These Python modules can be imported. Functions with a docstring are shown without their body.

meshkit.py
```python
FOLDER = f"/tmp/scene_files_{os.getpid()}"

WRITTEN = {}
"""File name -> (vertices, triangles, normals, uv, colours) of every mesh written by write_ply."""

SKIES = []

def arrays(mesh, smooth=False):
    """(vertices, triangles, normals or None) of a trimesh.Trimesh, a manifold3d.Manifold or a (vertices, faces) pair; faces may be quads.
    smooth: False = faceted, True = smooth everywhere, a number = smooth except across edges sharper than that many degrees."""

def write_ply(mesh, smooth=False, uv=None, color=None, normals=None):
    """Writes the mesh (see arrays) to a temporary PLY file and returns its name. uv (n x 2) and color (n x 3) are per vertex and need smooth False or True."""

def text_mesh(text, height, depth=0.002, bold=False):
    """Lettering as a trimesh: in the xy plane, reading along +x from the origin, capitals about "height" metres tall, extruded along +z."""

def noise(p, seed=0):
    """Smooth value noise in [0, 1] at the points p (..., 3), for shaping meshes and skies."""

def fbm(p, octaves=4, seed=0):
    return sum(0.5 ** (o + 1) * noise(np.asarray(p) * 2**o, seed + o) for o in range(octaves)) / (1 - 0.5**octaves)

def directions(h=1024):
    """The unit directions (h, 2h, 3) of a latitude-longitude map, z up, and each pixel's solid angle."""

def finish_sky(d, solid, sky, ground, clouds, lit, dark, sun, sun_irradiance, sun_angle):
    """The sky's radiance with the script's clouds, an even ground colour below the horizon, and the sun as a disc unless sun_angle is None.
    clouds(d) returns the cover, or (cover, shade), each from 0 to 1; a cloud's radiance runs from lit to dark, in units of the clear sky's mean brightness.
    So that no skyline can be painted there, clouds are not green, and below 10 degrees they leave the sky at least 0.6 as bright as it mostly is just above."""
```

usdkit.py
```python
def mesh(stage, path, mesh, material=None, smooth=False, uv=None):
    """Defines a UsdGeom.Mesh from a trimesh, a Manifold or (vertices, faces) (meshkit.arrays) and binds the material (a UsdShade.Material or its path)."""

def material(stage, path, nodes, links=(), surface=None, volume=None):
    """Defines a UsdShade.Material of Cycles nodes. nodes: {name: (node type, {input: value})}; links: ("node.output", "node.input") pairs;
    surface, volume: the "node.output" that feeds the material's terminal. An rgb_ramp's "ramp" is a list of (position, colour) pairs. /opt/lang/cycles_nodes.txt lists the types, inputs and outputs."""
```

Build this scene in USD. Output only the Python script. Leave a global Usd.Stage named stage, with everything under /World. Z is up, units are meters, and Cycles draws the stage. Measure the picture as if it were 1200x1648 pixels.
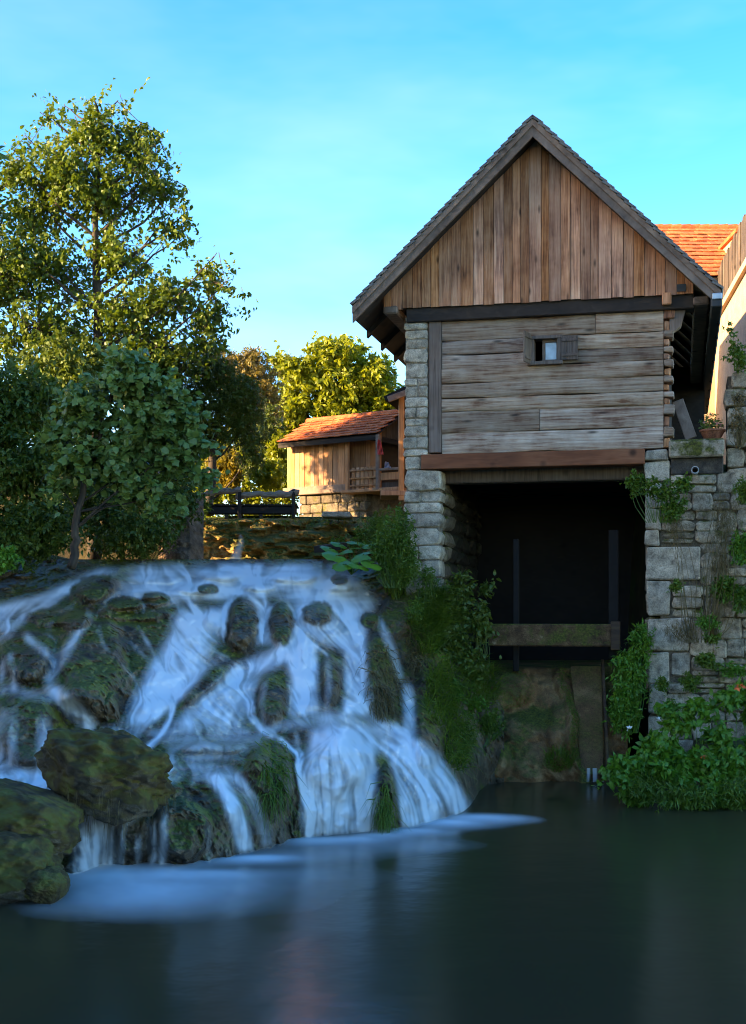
import math
import numpy as np, trimesh, usdkit, meshkit
from scipy.interpolate import RBFInterpolator
from scipy.ndimage import gaussian_filter
from scipy.spatial import ConvexHull
from shapely.geometry import Polygon, box as sbox
from pxr import Usd, UsdGeom, UsdLux, UsdShade, Gf, Sdf, Vt

stage = Usd.Stage.CreateInMemory()
UsdGeom.SetStageUpAxis(stage, UsdGeom.Tokens.z)
UsdGeom.SetStageMetersPerUnit(stage, 1.0)
UsdGeom.Xform.Define(stage, '/World')
UsdGeom.Scope.Define(stage, '/World/Looks')

# ------------------------------------------------------------------ camera, sky, sun, exposure
F_PX, CX, HY, ZC = 2140.0, 600.0, 990.0, 2.8        # lens in photograph pixels, eye height over the pool
cam = UsdGeom.Camera.Define(stage, '/World/camera')
cam.CreateHorizontalApertureAttr(36.0)
cam.CreateVerticalApertureAttr(36.0 * 1648 / 1200)
cam.CreateFocalLengthAttr(36.0 * F_PX / 1200)
cam.CreateVerticalApertureOffsetAttr((HY - 824) / 1200 * 36.0)
cam.CreateClippingRangeAttr(Gf.Vec2f(0.1, 3000))
cam.AddTranslateOp().Set(Gf.Vec3d(0, 0, ZC))
cam.AddRotateXOp().Set(90.0)
cam.CreateExposureAttr(2.88)

SUN_A, SUN_EL = math.radians(-20.0), math.radians(17.0)
to_sun = np.array([-math.cos(SUN_A) * math.cos(SUN_EL), math.sin(SUN_A) * math.cos(SUN_EL), math.sin(SUN_EL)])
SKY_STRENGTH, SUN_INT = 0.084, 1.0
usdkit.material(stage, '/World/Looks/sky_look', {
    'tc': ('texture_coordinate', {}),
    'sky': ('sky_texture', {'sky_type': 'single_scattering', 'sun_disc': False, 'sun_elevation': SUN_EL,
                            'sun_rotation': math.atan2(to_sun[0], to_sun[1]), 'altitude': 200.0,
                            'air_density': 1.0, 'aerosol_density': 0.6, 'ozone_density': 1.6}),
    'hs': ('hsv', {'value': 1.0, 'hue': 0.511}), 'mp': ('mapping', {'scale': (1.6, 1.6, 5.0), 'rotation': (0.0, 0.35, 0.0)}),
    'nz': ('noise_texture', {'scale': 1.3, 'detail': 5.0, 'roughness': 0.55}), 'mr': ('map_range', {'from_min': 0.45, 'from_max': 0.75, 'to_min': 1.48, 'to_max': 1.22, 'clamp': True}), 'bg': ('background_shader', {'strength': SKY_STRENGTH})},
    [('tc.generated', 'mp.vector'), ('mp.vector', 'nz.vector'), ('nz.fac', 'mr.value'), ('mr.result', 'hs.saturation'), ('sky.color', 'hs.color'), ('hs.color', 'bg.color')], surface='bg.background')
sky = UsdLux.DomeLight.Define(stage, '/World/sky')
sky.CreateIntensityAttr(1.0)
UsdShade.MaterialBindingAPI.Apply(sky.GetPrim()).Bind(UsdShade.Material.Get(stage, '/World/Looks/sky_look'))
sky.GetPrim().SetCustomDataByKey('kind', 'structure')
sun = UsdLux.DistantLight.Define(stage, '/World/sun')
sun.CreateNormalizeAttr(True); sun.CreateIntensityAttr(SUN_INT); sun.CreateAngleAttr(0.6)
sun.CreateColorAttr(Gf.Vec3f(1.0, 0.72, 0.40))
zax = to_sun; xax = np.cross([0, 0, 1.0], zax); xax /= np.linalg.norm(xax); yax = np.cross(zax, xax)
sun.AddTransformOp().Set(Gf.Matrix4d(*xax, 0, *yax, 0, *zax, 0, 0, 0, 0, 1))

# ------------------------------------------------------------------ helpers
def at(px, py, Y):
    """The point at depth Y metres that the photograph shows at pixel px, py."""
    return np.array([Y * (px - CX) / F_PX, Y, ZC + Y * (HY - py) / F_PX])

used = {}
def numbered(parent, name):
    k = used.get((parent, name), 0); used[(parent, name)] = k + 1
    return f'{parent}/{name}' if k == 0 else f'{parent}/{name}_{k:03d}'

def tag(prim, label=None, cat=None, group=None, kind=None):
    for k, v in (('label', label), ('category', cat), ('group', group), ('kind', kind)):
        if v: prim.SetCustomDataByKey(k, v)

def thing(name, label, cat, loc=(0, 0, 0), rotz=0.0, group=None):
    x = UsdGeom.Xform.Define(stage, numbered('/World', name))
    x.AddTranslateOp().Set(Gf.Vec3d(*map(float, loc)))
    if rotz: x.AddRotateZOp().Set(math.degrees(rotz))
    tag(x.GetPrim(), label, cat, group)
    return str(x.GetPath())

def part(parent, name, mesh, mat, smooth=False, label=None, kind=None, loc=None, cover=None):
    path = numbered(parent, name)
    if loc is not None:
        if isinstance(mesh, tuple): mesh = (np.asarray(mesh[0]) - np.asarray(loc), mesh[1])
        else: mesh = mesh.copy(); mesh.apply_translation(-np.asarray(loc))
    m = usdkit.mesh(stage, path, mesh, '/World/Looks/' + mat, smooth=smooth)
    if cover is not None:
        UsdGeom.PrimvarsAPI(m).CreatePrimvar('cover', Sdf.ValueTypeNames.FloatArray, 'vertex').Set(Vt.FloatArray.FromNumpy(np.asarray(cover, np.float32)))
    tag(m.GetPrim(), label=label, kind=kind)
    return path

def top(name, mesh, mat, label=None, cat=None, group=None, kind=None, smooth=False, cover=None):
    path = part('/World', name, mesh, mat, smooth, cover=cover)
    tag(stage.GetPrimAtPath(path), label, cat, group, kind)
    return path

class Frame:
    """A building's own axes: u along its front, w into its depth, z up."""
    def __init__(s, origin, theta):
        s.o, s.t = np.array([origin[0], origin[1], 0.0]), theta
        s.eu = np.array([math.cos(theta), -math.sin(theta), 0]); s.ew = np.array([math.sin(theta), math.cos(theta), 0])
    def hit(s, px, py, w=0.0):
        d = np.array([(px - CX) / F_PX, 1.0, (HY - py) / F_PX]); c = np.array([0, 0, ZC])
        k = (w - (c - s.o) @ s.ew) / (d @ s.ew)
        p = c + k * d
        return (p - s.o) @ s.eu, p[2]
    def world(s, u, w, z): return s.o + u * s.eu + w * s.ew + np.array([0, 0, z])

def boxm(x0, x1, y0, y1, z0, z1, c=0.0, jit=0.0, rng=None):
    """A box with chamfered, slightly uneven edges."""
    lo, hi = np.minimum([x0, y0, z0], [x1, y1, z1]), np.maximum([x0, y0, z0], [x1, y1, z1])
    if c <= 0:
        m = trimesh.creation.box(hi - lo); m.apply_translation((lo + hi) / 2); return m
    c = min(c, 0.3 * (hi - lo).min()); pts = []
    for i in np.ndindex(2, 2, 2):
        corner = np.where(np.array(i) == 0, lo, hi); sg = np.where(np.array(i) == 0, 1, -1)
        if rng is not None and jit: corner = corner + rng.uniform(-jit, jit, 3)
        for k in range(3):
            p = corner + sg * c; p[k] = corner[k]; pts.append(p)
    return hull(np.array(pts))

def hull(pts):
    h = ConvexHull(pts); f = h.simplices.copy()
    n = np.cross(pts[f[:, 1]] - pts[f[:, 0]], pts[f[:, 2]] - pts[f[:, 0]])
    flip = (n * h.equations[:, :3]).sum(1) < 0
    f[flip] = f[flip][:, ::-1]
    m = trimesh.Trimesh(pts, f, process=False); m.remove_unreferenced_vertices(); return m

def rubble(u0, u1, w0, w1, z0_, z1_, rng, irr=0.10):
    """One roughly broken stone filling the cell (u0..u1, z0..z1), its face at w0."""
    a = np.array([.12, .42, .80, 1.1, 1.6, 2.04, 2.35, 2.72, 3.26, 3.56, 3.93, 4.25, 4.7, 5.18, 5.5, 5.86]) + rng.uniform(-.09, .09, 16)
    p = 8.0; r = (np.abs(np.cos(a)) ** p + np.abs(np.sin(a)) ** p) ** (-1 / p) * (1 - np.abs(rng.normal(size=16)) * irr)
    cu_, cz_ = (u0 + u1) / 2, (z0_ + z1_) / 2; hu, hz = (u1 - u0) / 2, (z1_ - z0_) / 2; ins = max(.80, 1 - .014 / min(hu, hz)); k = slice(None, None, 2)
    outer = np.c_[cu_ + hu * r * np.cos(a), np.full(16, w0 + .022), cz_ + hz * r * np.sin(a)]
    face = np.c_[cu_ + hu * r * ins * np.cos(a), w0 + rng.uniform(-.016, .016, 16), cz_ + hz * r * ins * np.sin(a)][k]
    back = outer[k] + [0, w1 - w0 - .03, 0]
    return hull(np.vstack([outer, face, back]))

def extrude_uz(poly, w0, w1):
    """A polygon in (u, z) given thickness from w0 to w1."""
    m = trimesh.creation.extrude_polygon(Polygon(poly), w1 - w0, engine='earcut')
    v = m.vertices.copy(); m.vertices = np.c_[v[:, 0], w1 - v[:, 2], v[:, 1]]
    return m

def bar(a, b, wd, th, up=(0, 0, 1), c=0.006):
    a, b = np.asarray(a, float), np.asarray(b, float); L = np.linalg.norm(b - a); d = (b - a) / L
    s = np.cross(d, up); s /= np.linalg.norm(s); t = np.cross(s, d)
    m = boxm(0, L, -wd / 2, wd / 2, -th / 2, th / 2, c); m.vertices = a + m.vertices @ np.array([d, s, t]); return m

def tube(points, radii, n=7):
    p = np.asarray(points, float); r = np.broadcast_to(radii, len(p)).astype(float)
    d = np.gradient(p, axis=0); d /= np.maximum(np.linalg.norm(d, axis=1, keepdims=True), 1e-9)
    ref = np.array([0.31, 0.17, 0.94]) if abs(d[0] @ [0.31, 0.17, 0.94]) < 0.9 else np.array([1.0, 0, 0])
    s = np.cross(d, ref); s /= np.linalg.norm(s, axis=1, keepdims=True); t = np.cross(d, s)
    a = np.linspace(0, 2 * np.pi, n, endpoint=False)
    v = (p[:, None] + r[:, None, None] * (np.cos(a)[None, :, None] * s[:, None] + np.sin(a)[None, :, None] * t[:, None])).reshape(-1, 3)
    f = []
    i = np.arange(len(p) - 1)[:, None] * n; j = np.arange(n)[None]; k = (j + 1) % n
    q = np.stack([i + j, i + k, i + n + k, i + n + j], -1).reshape(-1, 4)
    f = np.vstack([q[:, [0, 1, 2]], q[:, [0, 2, 3]]])
    caps = [[0, x + 1, x] for x in range(1, n - 1)] + [[(len(p) - 1) * n, (len(p) - 1) * n + x, (len(p) - 1) * n + x + 1] for x in range(1, n - 1)]
    return trimesh.Trimesh(v, np.vstack([f, caps]), process=False)

cat_ = trimesh.util.concatenate

# ------------------------------------------------------------------ materials
def mat(name, nodes, links, surface='p.BSDF'):
    usdkit.material(stage, '/World/Looks/' + name, nodes, links, surface=surface)

def ramp(*cols): return list(cols)

def wood(name, cols, grain, var=0.5, rough=0.75, bump=0.35, stain=None, blotch=1.3, knots=(2.0, 2.0, 2.0)):
    """Weathered boards: grain = the noise scale along each axis of the object, small along the board."""
    cols = [(p, (min(.9, c[0] * 1.12), c[1], c[2] * .84)) for p, c in cols]
    n = {'tc': ('texture_coordinate', {}), 'oi': ('object_info', {}),
         'off': ('combine_xyz', {}), 'mul': ('math', {'math_type': 'multiply', 'value2': 37.0}),
         'add': ('vector_math', {'math_type': 'add'}),
         'map': ('mapping', {'scale': grain}),
         'g': ('noise_texture', {'scale': 1.0, 'detail': 6.0, 'roughness': 0.65, 'distortion': 0.6}),
         'b': ('noise_texture', {'scale': blotch, 'detail': 4.0, 'roughness': 0.6}),
         'mixf': ('mix_float', {'fac': 0.42}),
         'r': ('rgb_ramp', {'ramp': cols}),
         'hv': ('map_range', {'from_min': 0.0, 'from_max': 1.0, 'to_min': 1 - var, 'to_max': 1 + var}),
         'hsv': ('hsv', {}), 'sv': ('map_range', {'from_min': 0.0, 'from_max': 1.0, 'to_min': 0.88, 'to_max': 1.08}),
         'vk': ('voronoi_texture', {'scale': 1.0, 'randomness': 1.0}), 'mk': ('mapping', {'scale': knots}), 'kr': ('map_range', {'from_min': 0.05, 'from_max': 0.17, 'to_min': 0.25, 'to_max': 1.0, 'clamp': True}), 'km': ('mix_color', {'blend_type': 'multiply', 'fac': 1.0}),
         'wn': ('white_noise_texture', {'dimensions': '1D'}),
         'bp': ('bump', {'strength': bump, 'distance': 0.02}),
         'p': ('principled_bsdf', {'roughness': rough, 'specular_ior_level': 0.25})}
    l = [('oi.random', 'mul.value1'), ('mul.value', 'off.x'), ('mul.value', 'off.y'), ('mul.value', 'off.z'),
         ('tc.object', 'add.vector1'), ('off.vector', 'add.vector2'), ('add.vector', 'map.vector'),
         ('map.vector', 'g.vector'), ('add.vector', 'b.vector'), ('g.fac', 'mixf.a'), ('b.fac', 'mixf.b'),
         ('mixf.result', 'r.fac'), ('r.color', 'hsv.color'), ('oi.random', 'hv.value'), ('hv.result', 'hsv.value'),
         ('oi.random', 'wn.w'), ('wn.value', 'sv.value'), ('sv.result', 'hsv.saturation'),
         ('add.vector', 'mk.vector'), ('mk.vector', 'vk.vector'), ('vk.distance', 'kr.value'), ('hsv.color', 'km.a'), ('kr.result', 'km.b'), ('km.result', 'p.base_color'), ('g.fac', 'bp.height'), ('bp.normal', 'p.normal')]
    mat(name, n, l)

wood('gable_board', ramp((0.30, (0.05, 0.022, 0.012)), (0.41, (0.25, 0.105, 0.052)), (0.52, (0.45, 0.215, 0.115)), (0.66, (0.60, 0.36, 0.225))), (34, 34, 1.3), var=0.28, bump=0.5, knots=(5.2, 5.2, 1.7))
wood('grey_log', ramp((0.30, (0.030, 0.016, 0.010)), (0.40, (0.14, 0.075, 0.048)), (0.48, (0.265, 0.195, 0.15)), (0.57, (0.35, 0.285, 0.235)), (0.70, (0.48, 0.42, 0.37))), (1.0, 34, 26), var=0.36, bump=0.8, blotch=1.9, knots=(1.4, 6, 5))
wood('dark_post', ramp((0.3, (0.04, 0.03, 0.025)), (0.5, (0.15, 0.11, 0.09)), (0.7, (0.24, 0.19, 0.165))), (26, 26, 1.2), var=0.2)
wood('roof_board', ramp((0.3, (0.06, 0.042, 0.034)), (0.5, (0.19, 0.138, 0.112)), (0.7, (0.31, 0.24, 0.20))), (5, 9, 5), var=0.2)
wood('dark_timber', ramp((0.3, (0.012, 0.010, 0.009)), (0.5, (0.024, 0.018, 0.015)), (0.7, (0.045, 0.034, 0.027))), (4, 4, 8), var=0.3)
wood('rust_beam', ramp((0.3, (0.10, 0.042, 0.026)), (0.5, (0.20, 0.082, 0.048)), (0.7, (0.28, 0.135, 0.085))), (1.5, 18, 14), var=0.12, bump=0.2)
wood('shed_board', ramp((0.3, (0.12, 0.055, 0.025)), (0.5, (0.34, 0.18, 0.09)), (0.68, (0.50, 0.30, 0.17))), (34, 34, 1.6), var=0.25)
wood('pit_timber', ramp((0.3, (0.004, 0.0035, 0.003)), (0.5, (0.009, 0.0075, 0.0065)), (0.7, (0.016, 0.013, 0.011))), (4, 4, 8), var=0.3)  # near-black copy of dark_timber: the shade of the pit is put into its colour
wood('wet_beam', ramp((0.3, (0.02, 0.012, 0.007)), (0.48, (0.065, 0.036, 0.018)), (0.58, (0.09, 0.062, 0.02)), (0.70, (0.22, 0.17, 0.10))), (2, 10, 12), var=0.2, rough=0.6)
wood('bark', ramp((0.3, (0.015, 0.011, 0.008)), (0.5, (0.04, 0.03, 0.022)), (0.7, (0.08, 0.062, 0.046))), (9, 9, 3), var=0.2)
wood('grey_roof', ramp((0.3, (0.06, 0.06, 0.062)), (0.5, (0.13, 0.13, 0.135)), (0.7, (0.22, 0.22, 0.22))), (8, 8, 8), var=0.2)
wood('balcony_board', ramp((0.3, (0.02, 0.015, 0.012)), (0.5, (0.075, 0.058, 0.047)), (0.7, (0.17, 0.14, 0.12))), (24, 24, 1.2), var=0.35)

def stone(name, cols, scale=5.0, var=0.25, bump=0.7, moss=None, mossf=(0.52, 0.62), rough=0.85, bscale=14.0, fine=70.0, mscale=26.0):
    cols = [(p, (min(.9, c[0] * 1.14), c[1], c[2] * .80)) for p, c in cols]
    n = {'tc': ('texture_coordinate', {}), 'oi': ('object_info', {}), 'ge': ('geometry', {}),
         'a': ('noise_texture', {'scale': scale, 'detail': 8.0, 'roughness': 0.68}),
         'v': ('noise_texture', {'scale': bscale, 'detail': 7.0, 'roughness': 0.7}),
         's': ('noise_texture', {'scale': fine, 'detail': 3.0, 'roughness': 0.6}),
         'r': ('rgb_ramp', {'ramp': cols}), 'hsv': ('hsv', {}),
         'sp': ('rgb_ramp', {'ramp': [(0.36, (0.45, 0.45, 0.45)), (0.5, (1, 1, 1)), (0.7, (1.18, 1.18, 1.18))]}),
         'mu': ('mix_color', {'blend_type': 'multiply', 'fac': 0.75}),
         'hv': ('map_range', {'from_min': 0.0, 'from_max': 1.0, 'to_min': 1 - var, 'to_max': 1 + var}),
         'bp': ('bump', {'strength': bump, 'distance': 0.05}), 'bp2': ('bump', {'strength': bump * 0.6, 'distance': 0.012}),
         'p': ('principled_bsdf', {'roughness': rough, 'specular_ior_level': 0.3})}
    l = [('tc.object', 'a.vector'), ('tc.object', 'v.vector'), ('tc.object', 's.vector'), ('a.fac', 'r.fac'), ('r.color', 'mu.a'), ('s.fac', 'sp.fac'), ('sp.color', 'mu.b'),
         ('mu.result', 'hsv.color'), ('oi.random', 'hv.value'),
         ('hv.result', 'hsv.value'), ('v.fac', 'bp.height'), ('s.fac', 'bp2.height'), ('bp.normal', 'bp2.normal'), ('bp2.normal', 'p.normal')]
    if moss:
        n |= {'m': ('noise_texture', {'scale': scale * 0.55, 'detail': 7.0, 'roughness': 0.62}), 'sx': ('separate_xyz', {}),
              'up': ('math', {'math_type': 'multiply_add', 'value2': 0.16}), 'mr': ('map_range', {'from_min': mossf[0], 'from_max': mossf[1], 'clamp': True}),
              'mc': ('mix_color', {}), 'mv': ('noise_texture', {'scale': mscale, 'detail': 7.0, 'roughness': 0.6}),
              'mramp': ('rgb_ramp', {'ramp': moss})}
        l += [('tc.object', 'm.vector'), ('ge.normal', 'sx.vector'), ('sx.z', 'up.value1'), ('m.fac', 'up.value3'), ('up.value', 'mr.value'),
              ('tc.object', 'mv.vector'), ('mv.fac', 'mramp.fac'), ('hsv.color', 'mc.a'), ('mramp.color', 'mc.b'), ('mr.result', 'mc.fac'), ('mc.result', 'p.base_color')]
    else:
        l += [('hsv.color', 'p.base_color')]
    mat(name, n, l)

MOSS = [(0.3, (0.028, 0.024, 0.005)), (0.5, (0.080, 0.078, 0.010)), (0.65, (0.14, 0.135, 0.016)), (0.75, (0.15, 0.10, 0.025))]
stone('pale_stone', [(0.3, (0.12, 0.105, 0.09)), (0.45, (0.31, 0.28, 0.24)), (0.55, (0.43, 0.395, 0.345)), (0.7, (0.56, 0.52, 0.46))], scale=6, var=0.22)
stone('rubble_stone', [(0.3, (0.08, 0.068, 0.055)), (0.45, (0.25, 0.215, 0.17)), (0.55, (0.38, 0.335, 0.275)), (0.7, (0.52, 0.47, 0.40))], scale=6, var=0.34, moss=MOSS, mossf=(0.56, 0.68))
stone('mortar', [(0.3, (0.04, 0.033, 0.026)), (0.5, (0.10, 0.085, 0.068)), (0.7, (0.17, 0.15, 0.12))], scale=8)
stone('wall_mortar', [(0.3, (0.12, 0.105, 0.09)), (0.5, (0.22, 0.20, 0.175)), (0.7, (0.33, 0.30, 0.27))], scale=8)
stone('mossy_concrete', [(0.3, (0.12, 0.1, 0.08)), (0.5, (0.28, 0.25, 0.21)), (0.7, (0.42, 0.39, 0.35))], scale=5, moss=MOSS, mossf=(0.45, 0.55))
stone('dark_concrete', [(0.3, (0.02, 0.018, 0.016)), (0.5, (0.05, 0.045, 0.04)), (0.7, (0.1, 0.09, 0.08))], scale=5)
stone('tufa', [(0.3, (0.012, 0.011, 0.010)), (0.45, (0.050, 0.038, 0.026)), (0.58, (0.105, 0.080, 0.055)), (0.72, (0.24, 0.19, 0.135))], scale=2.6, moss=MOSS, mossf=(0.55, 0.68), rough=0.45, bump=0.55, bscale=11)
stone('mossy_rock', [(0.3, (0.03, 0.026, 0.02)), (0.5, (0.09, 0.075, 0.055)), (0.7, (0.28, 0.24, 0.19))], scale=3.2,
      moss=[(0.32, (0.022, 0.012, 0.004)), (0.45, (0.058, 0.034, 0.007)), (0.54, (0.085, 0.060, 0.010)), (0.64, (0.095, 0.086, 0.013)), (0.74, (0.12, 0.070, 0.024))], mossf=(0.36, 0.46), rough=0.9, bump=0.5, bscale=14, mscale=4.5)
stone('wet_rock', [(0.3, (0.014, 0.009, 0.006)), (0.45, (0.05, 0.032, 0.018)), (0.58, (0.10, 0.068, 0.04)), (0.72, (0.22, 0.16, 0.10))], scale=5.0, moss=MOSS, mossf=(0.62, 0.74), rough=0.5, bump=0.7, bscale=18)
stone('weir_rock', [(0.3, (0.06, 0.038, 0.014)), (0.5, (0.23, 0.155, 0.05)), (0.7, (0.42, 0.30, 0.12))], scale=3.0, moss=MOSS, mossf=(0.50, 0.64), bump=0.8)
stone('apron_rock', [(0.3, (0.055, 0.030, 0.014)), (0.5, (0.16, 0.092, 0.042)), (0.7, (0.30, 0.20, 0.10))], scale=2.2, moss=MOSS, mossf=(0.53, 0.70), bump=0.6)
stone('grey_shaded_stone', [(0.3, (0.05, 0.042, 0.033)), (0.5, (0.13, 0.11, 0.085)), (0.7, (0.22, 0.19, 0.15))], scale=6, var=0.35, moss=MOSS, mossf=(0.56, 0.66))  # darkened rubble tone: inner pier shade in the colour, plain grey on shed foundation
stone('slimy_shaded_stone', [(0.3, (0.012, 0.010, 0.007)), (0.5, (0.035, 0.029, 0.020)), (0.7, (0.06, 0.05, 0.036))], scale=6, var=0.35, moss=[(0.3, (0.008, 0.009, 0.003)), (0.7, (0.03, 0.032, 0.008))], mossf=(0.5, 0.62))  # algae-covered stone, darkened further for the shade deep in the opening
stone('mossy_beam', [(0.3, (0.03, 0.018, 0.010)), (0.5, (0.09, 0.052, 0.026)), (0.64, (0.15, 0.10, 0.055)), (0.72, (0.34, 0.28, 0.19))], scale=5, moss=MOSS, mossf=(0.48, 0.60), bump=0.5)
stone('soil', [(0.3, (0.02, 0.016, 0.01)), (0.5, (0.05, 0.042, 0.02)), (0.7, (0.09, 0.08, 0.035))], scale=1.2, moss=[(0.3, (0.02, 0.03, 0.006)), (0.6, (0.05, 0.075, 0.015)), (0.8, (0.09, 0.11, 0.03))], mossf=(0.5, 0.6))
stone('earth_bank', [(0.3, (0.05, 0.035, 0.024)), (0.5, (0.14, 0.10, 0.07)), (0.7, (0.25, 0.19, 0.14))], scale=4, bump=1.0)
stone('plaster', [(0.3, (0.30, 0.23, 0.17)), (0.5, (0.40, 0.31, 0.23)), (0.7, (0.46, 0.37, 0.29))], scale=3, var=0.0, bump=0.12)
stone('roof_tile', [(0.3, (0.24, 0.062, 0.022)), (0.5, (0.44, 0.122, 0.042)), (0.7, (0.58, 0.20, 0.08))], scale=4, var=0.3, bump=0.25)
stone('terracotta', [(0.3, (0.10, 0.05, 0.03)), (0.5, (0.22, 0.09, 0.055)), (0.7, (0.3, 0.14, 0.09))], scale=9, var=0.0, bump=0.2)

def plain(name, col, rough=0.6, metal=0.0, spec=0.4):
    mat(name, {'tc': ('texture_coordinate', {}), 'n': ('noise_texture', {'scale': 7.0, 'detail': 5.0}),
               'r': ('rgb_ramp', {'ramp': [(0.3, [c * 0.75 for c in col]), (0.7, [min(1, c * 1.15) for c in col])]}),
               'p': ('principled_bsdf', {'roughness': rough, 'metallic': metal, 'specular_ior_level': spec})},
        [('tc.object', 'n.vector'), ('n.fac', 'r.fac'), ('r.color', 'p.base_color')])
plain('zinc', (0.34, 0.37, 0.40), 0.4, 0.6)
plain('grey_plastic', (0.36, 0.36, 0.35), 0.5)
plain('dark_iron', (0.03, 0.028, 0.026), 0.6)
plain('red_cloth', (0.5, 0.06, 0.05), 0.9)
plain('white_curtain', (0.75, 0.76, 0.78), 0.9)
plain('blue_white_cloth', (0.45, 0.5, 0.7), 0.9)
plain('orange_petal', (0.75, 0.14, 0.03), 0.6)
plain('white_petal', (0.7, 0.7, 0.66), 0.6)
plain('pink_petal', (0.6, 0.25, 0.22), 0.6)

def leaf(name, cols, trans=0.35, rough=0.45, tint=(1.3, 1.25, 0.45)):
    cols = [(p, (c[0] * 1.22, c[1] * 1.08, c[2] * .75)) for p, c in cols]
    mat(name, {'ge': ('geometry', {}), 'tc': ('texture_coordinate', {}), 'n': ('noise_texture', {'scale': 0.9, 'detail': 3.0}),
               'mf': ('mix_float', {'fac': 0.4}), 'r': ('rgb_ramp', {'ramp': cols}),
               'p': ('principled_bsdf', {'roughness': rough, 'specular_ior_level': 0.35}),
               'tm': ('mix_color', {'blend_type': 'multiply', 'fac': 1.0, 'b': tint, 'use_clamp': False}),
               't': ('translucent_bsdf', {}), 'm': ('mix_closure', {'fac': trans})},
        [('tc.object', 'n.vector'), ('ge.random_per_island', 'mf.a'), ('n.fac', 'mf.b'), ('mf.result', 'r.fac'), ('r.color', 'p.base_color'),
         ('r.color', 'tm.a'), ('tm.result', 't.color'), ('p.BSDF', 'm.closure1'), ('t.BSDF', 'm.closure2')], surface='m.closure')
leaf('tall_leaf', [(0.15, (0.075, 0.12, 0.014)), (0.5, (0.14, 0.20, 0.022)), (0.8, (0.22, 0.27, 0.03)), (0.96, (0.34, 0.26, 0.04))])
leaf('maple_leaf', [(0.15, (0.090, 0.150, 0.043)), (0.5, (0.180, 0.258, 0.082)), (0.8, (0.264, 0.336, 0.108)), (0.95, (0.504, 0.408, 0.084))], trans=0.18, rough=0.4)
leaf('dark_leaf', [(0.15, (0.063, 0.098, 0.016)), (0.55, (0.149, 0.207, 0.034)), (0.9, (0.253, 0.293, 0.046))], trans=0.25)
leaf('yew_leaf', [(0.15, (0.055, 0.085, 0.013)), (0.55, (0.115, 0.16, 0.024)), (0.9, (0.22, 0.23, 0.04))], trans=0.2)
leaf('walnut_leaf', [(0.15, (0.15, 0.19, 0.012)), (0.55, (0.30, 0.34, 0.018)), (0.9, (0.48, 0.45, 0.03))], trans=0.45)
leaf('straw_leaf', [(0.15, (0.14, 0.12, 0.03)), (0.55, (0.25, 0.19, 0.06)), (0.9, (0.34, 0.25, 0.10))], trans=0.3)
leaf('autumn_leaf', [(0.15, (0.16, 0.15, 0.02)), (0.5, (0.32, 0.24, 0.03)), (0.9, (0.42, 0.16, 0.04))], trans=0.35)
leaf('bright_leaf', [(0.15, (0.078, 0.182, 0.021)), (0.55, (0.163, 0.325, 0.042)), (0.9, (0.286, 0.455, 0.065))], trans=0.3, rough=0.4)
leaf('herb_leaf', [(0.15, (0.068, 0.128, 0.016)), (0.55, (0.155, 0.243, 0.030)), (0.9, (0.297, 0.378, 0.068))], trans=0.3)
leaf('grass_blade', [(0.1, (0.068, 0.121, 0.016)), (0.5, (0.169, 0.243, 0.034)), (0.8, (0.297, 0.324, 0.068)), (0.95, (0.486, 0.405, 0.149))], trans=0.3)
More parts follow.
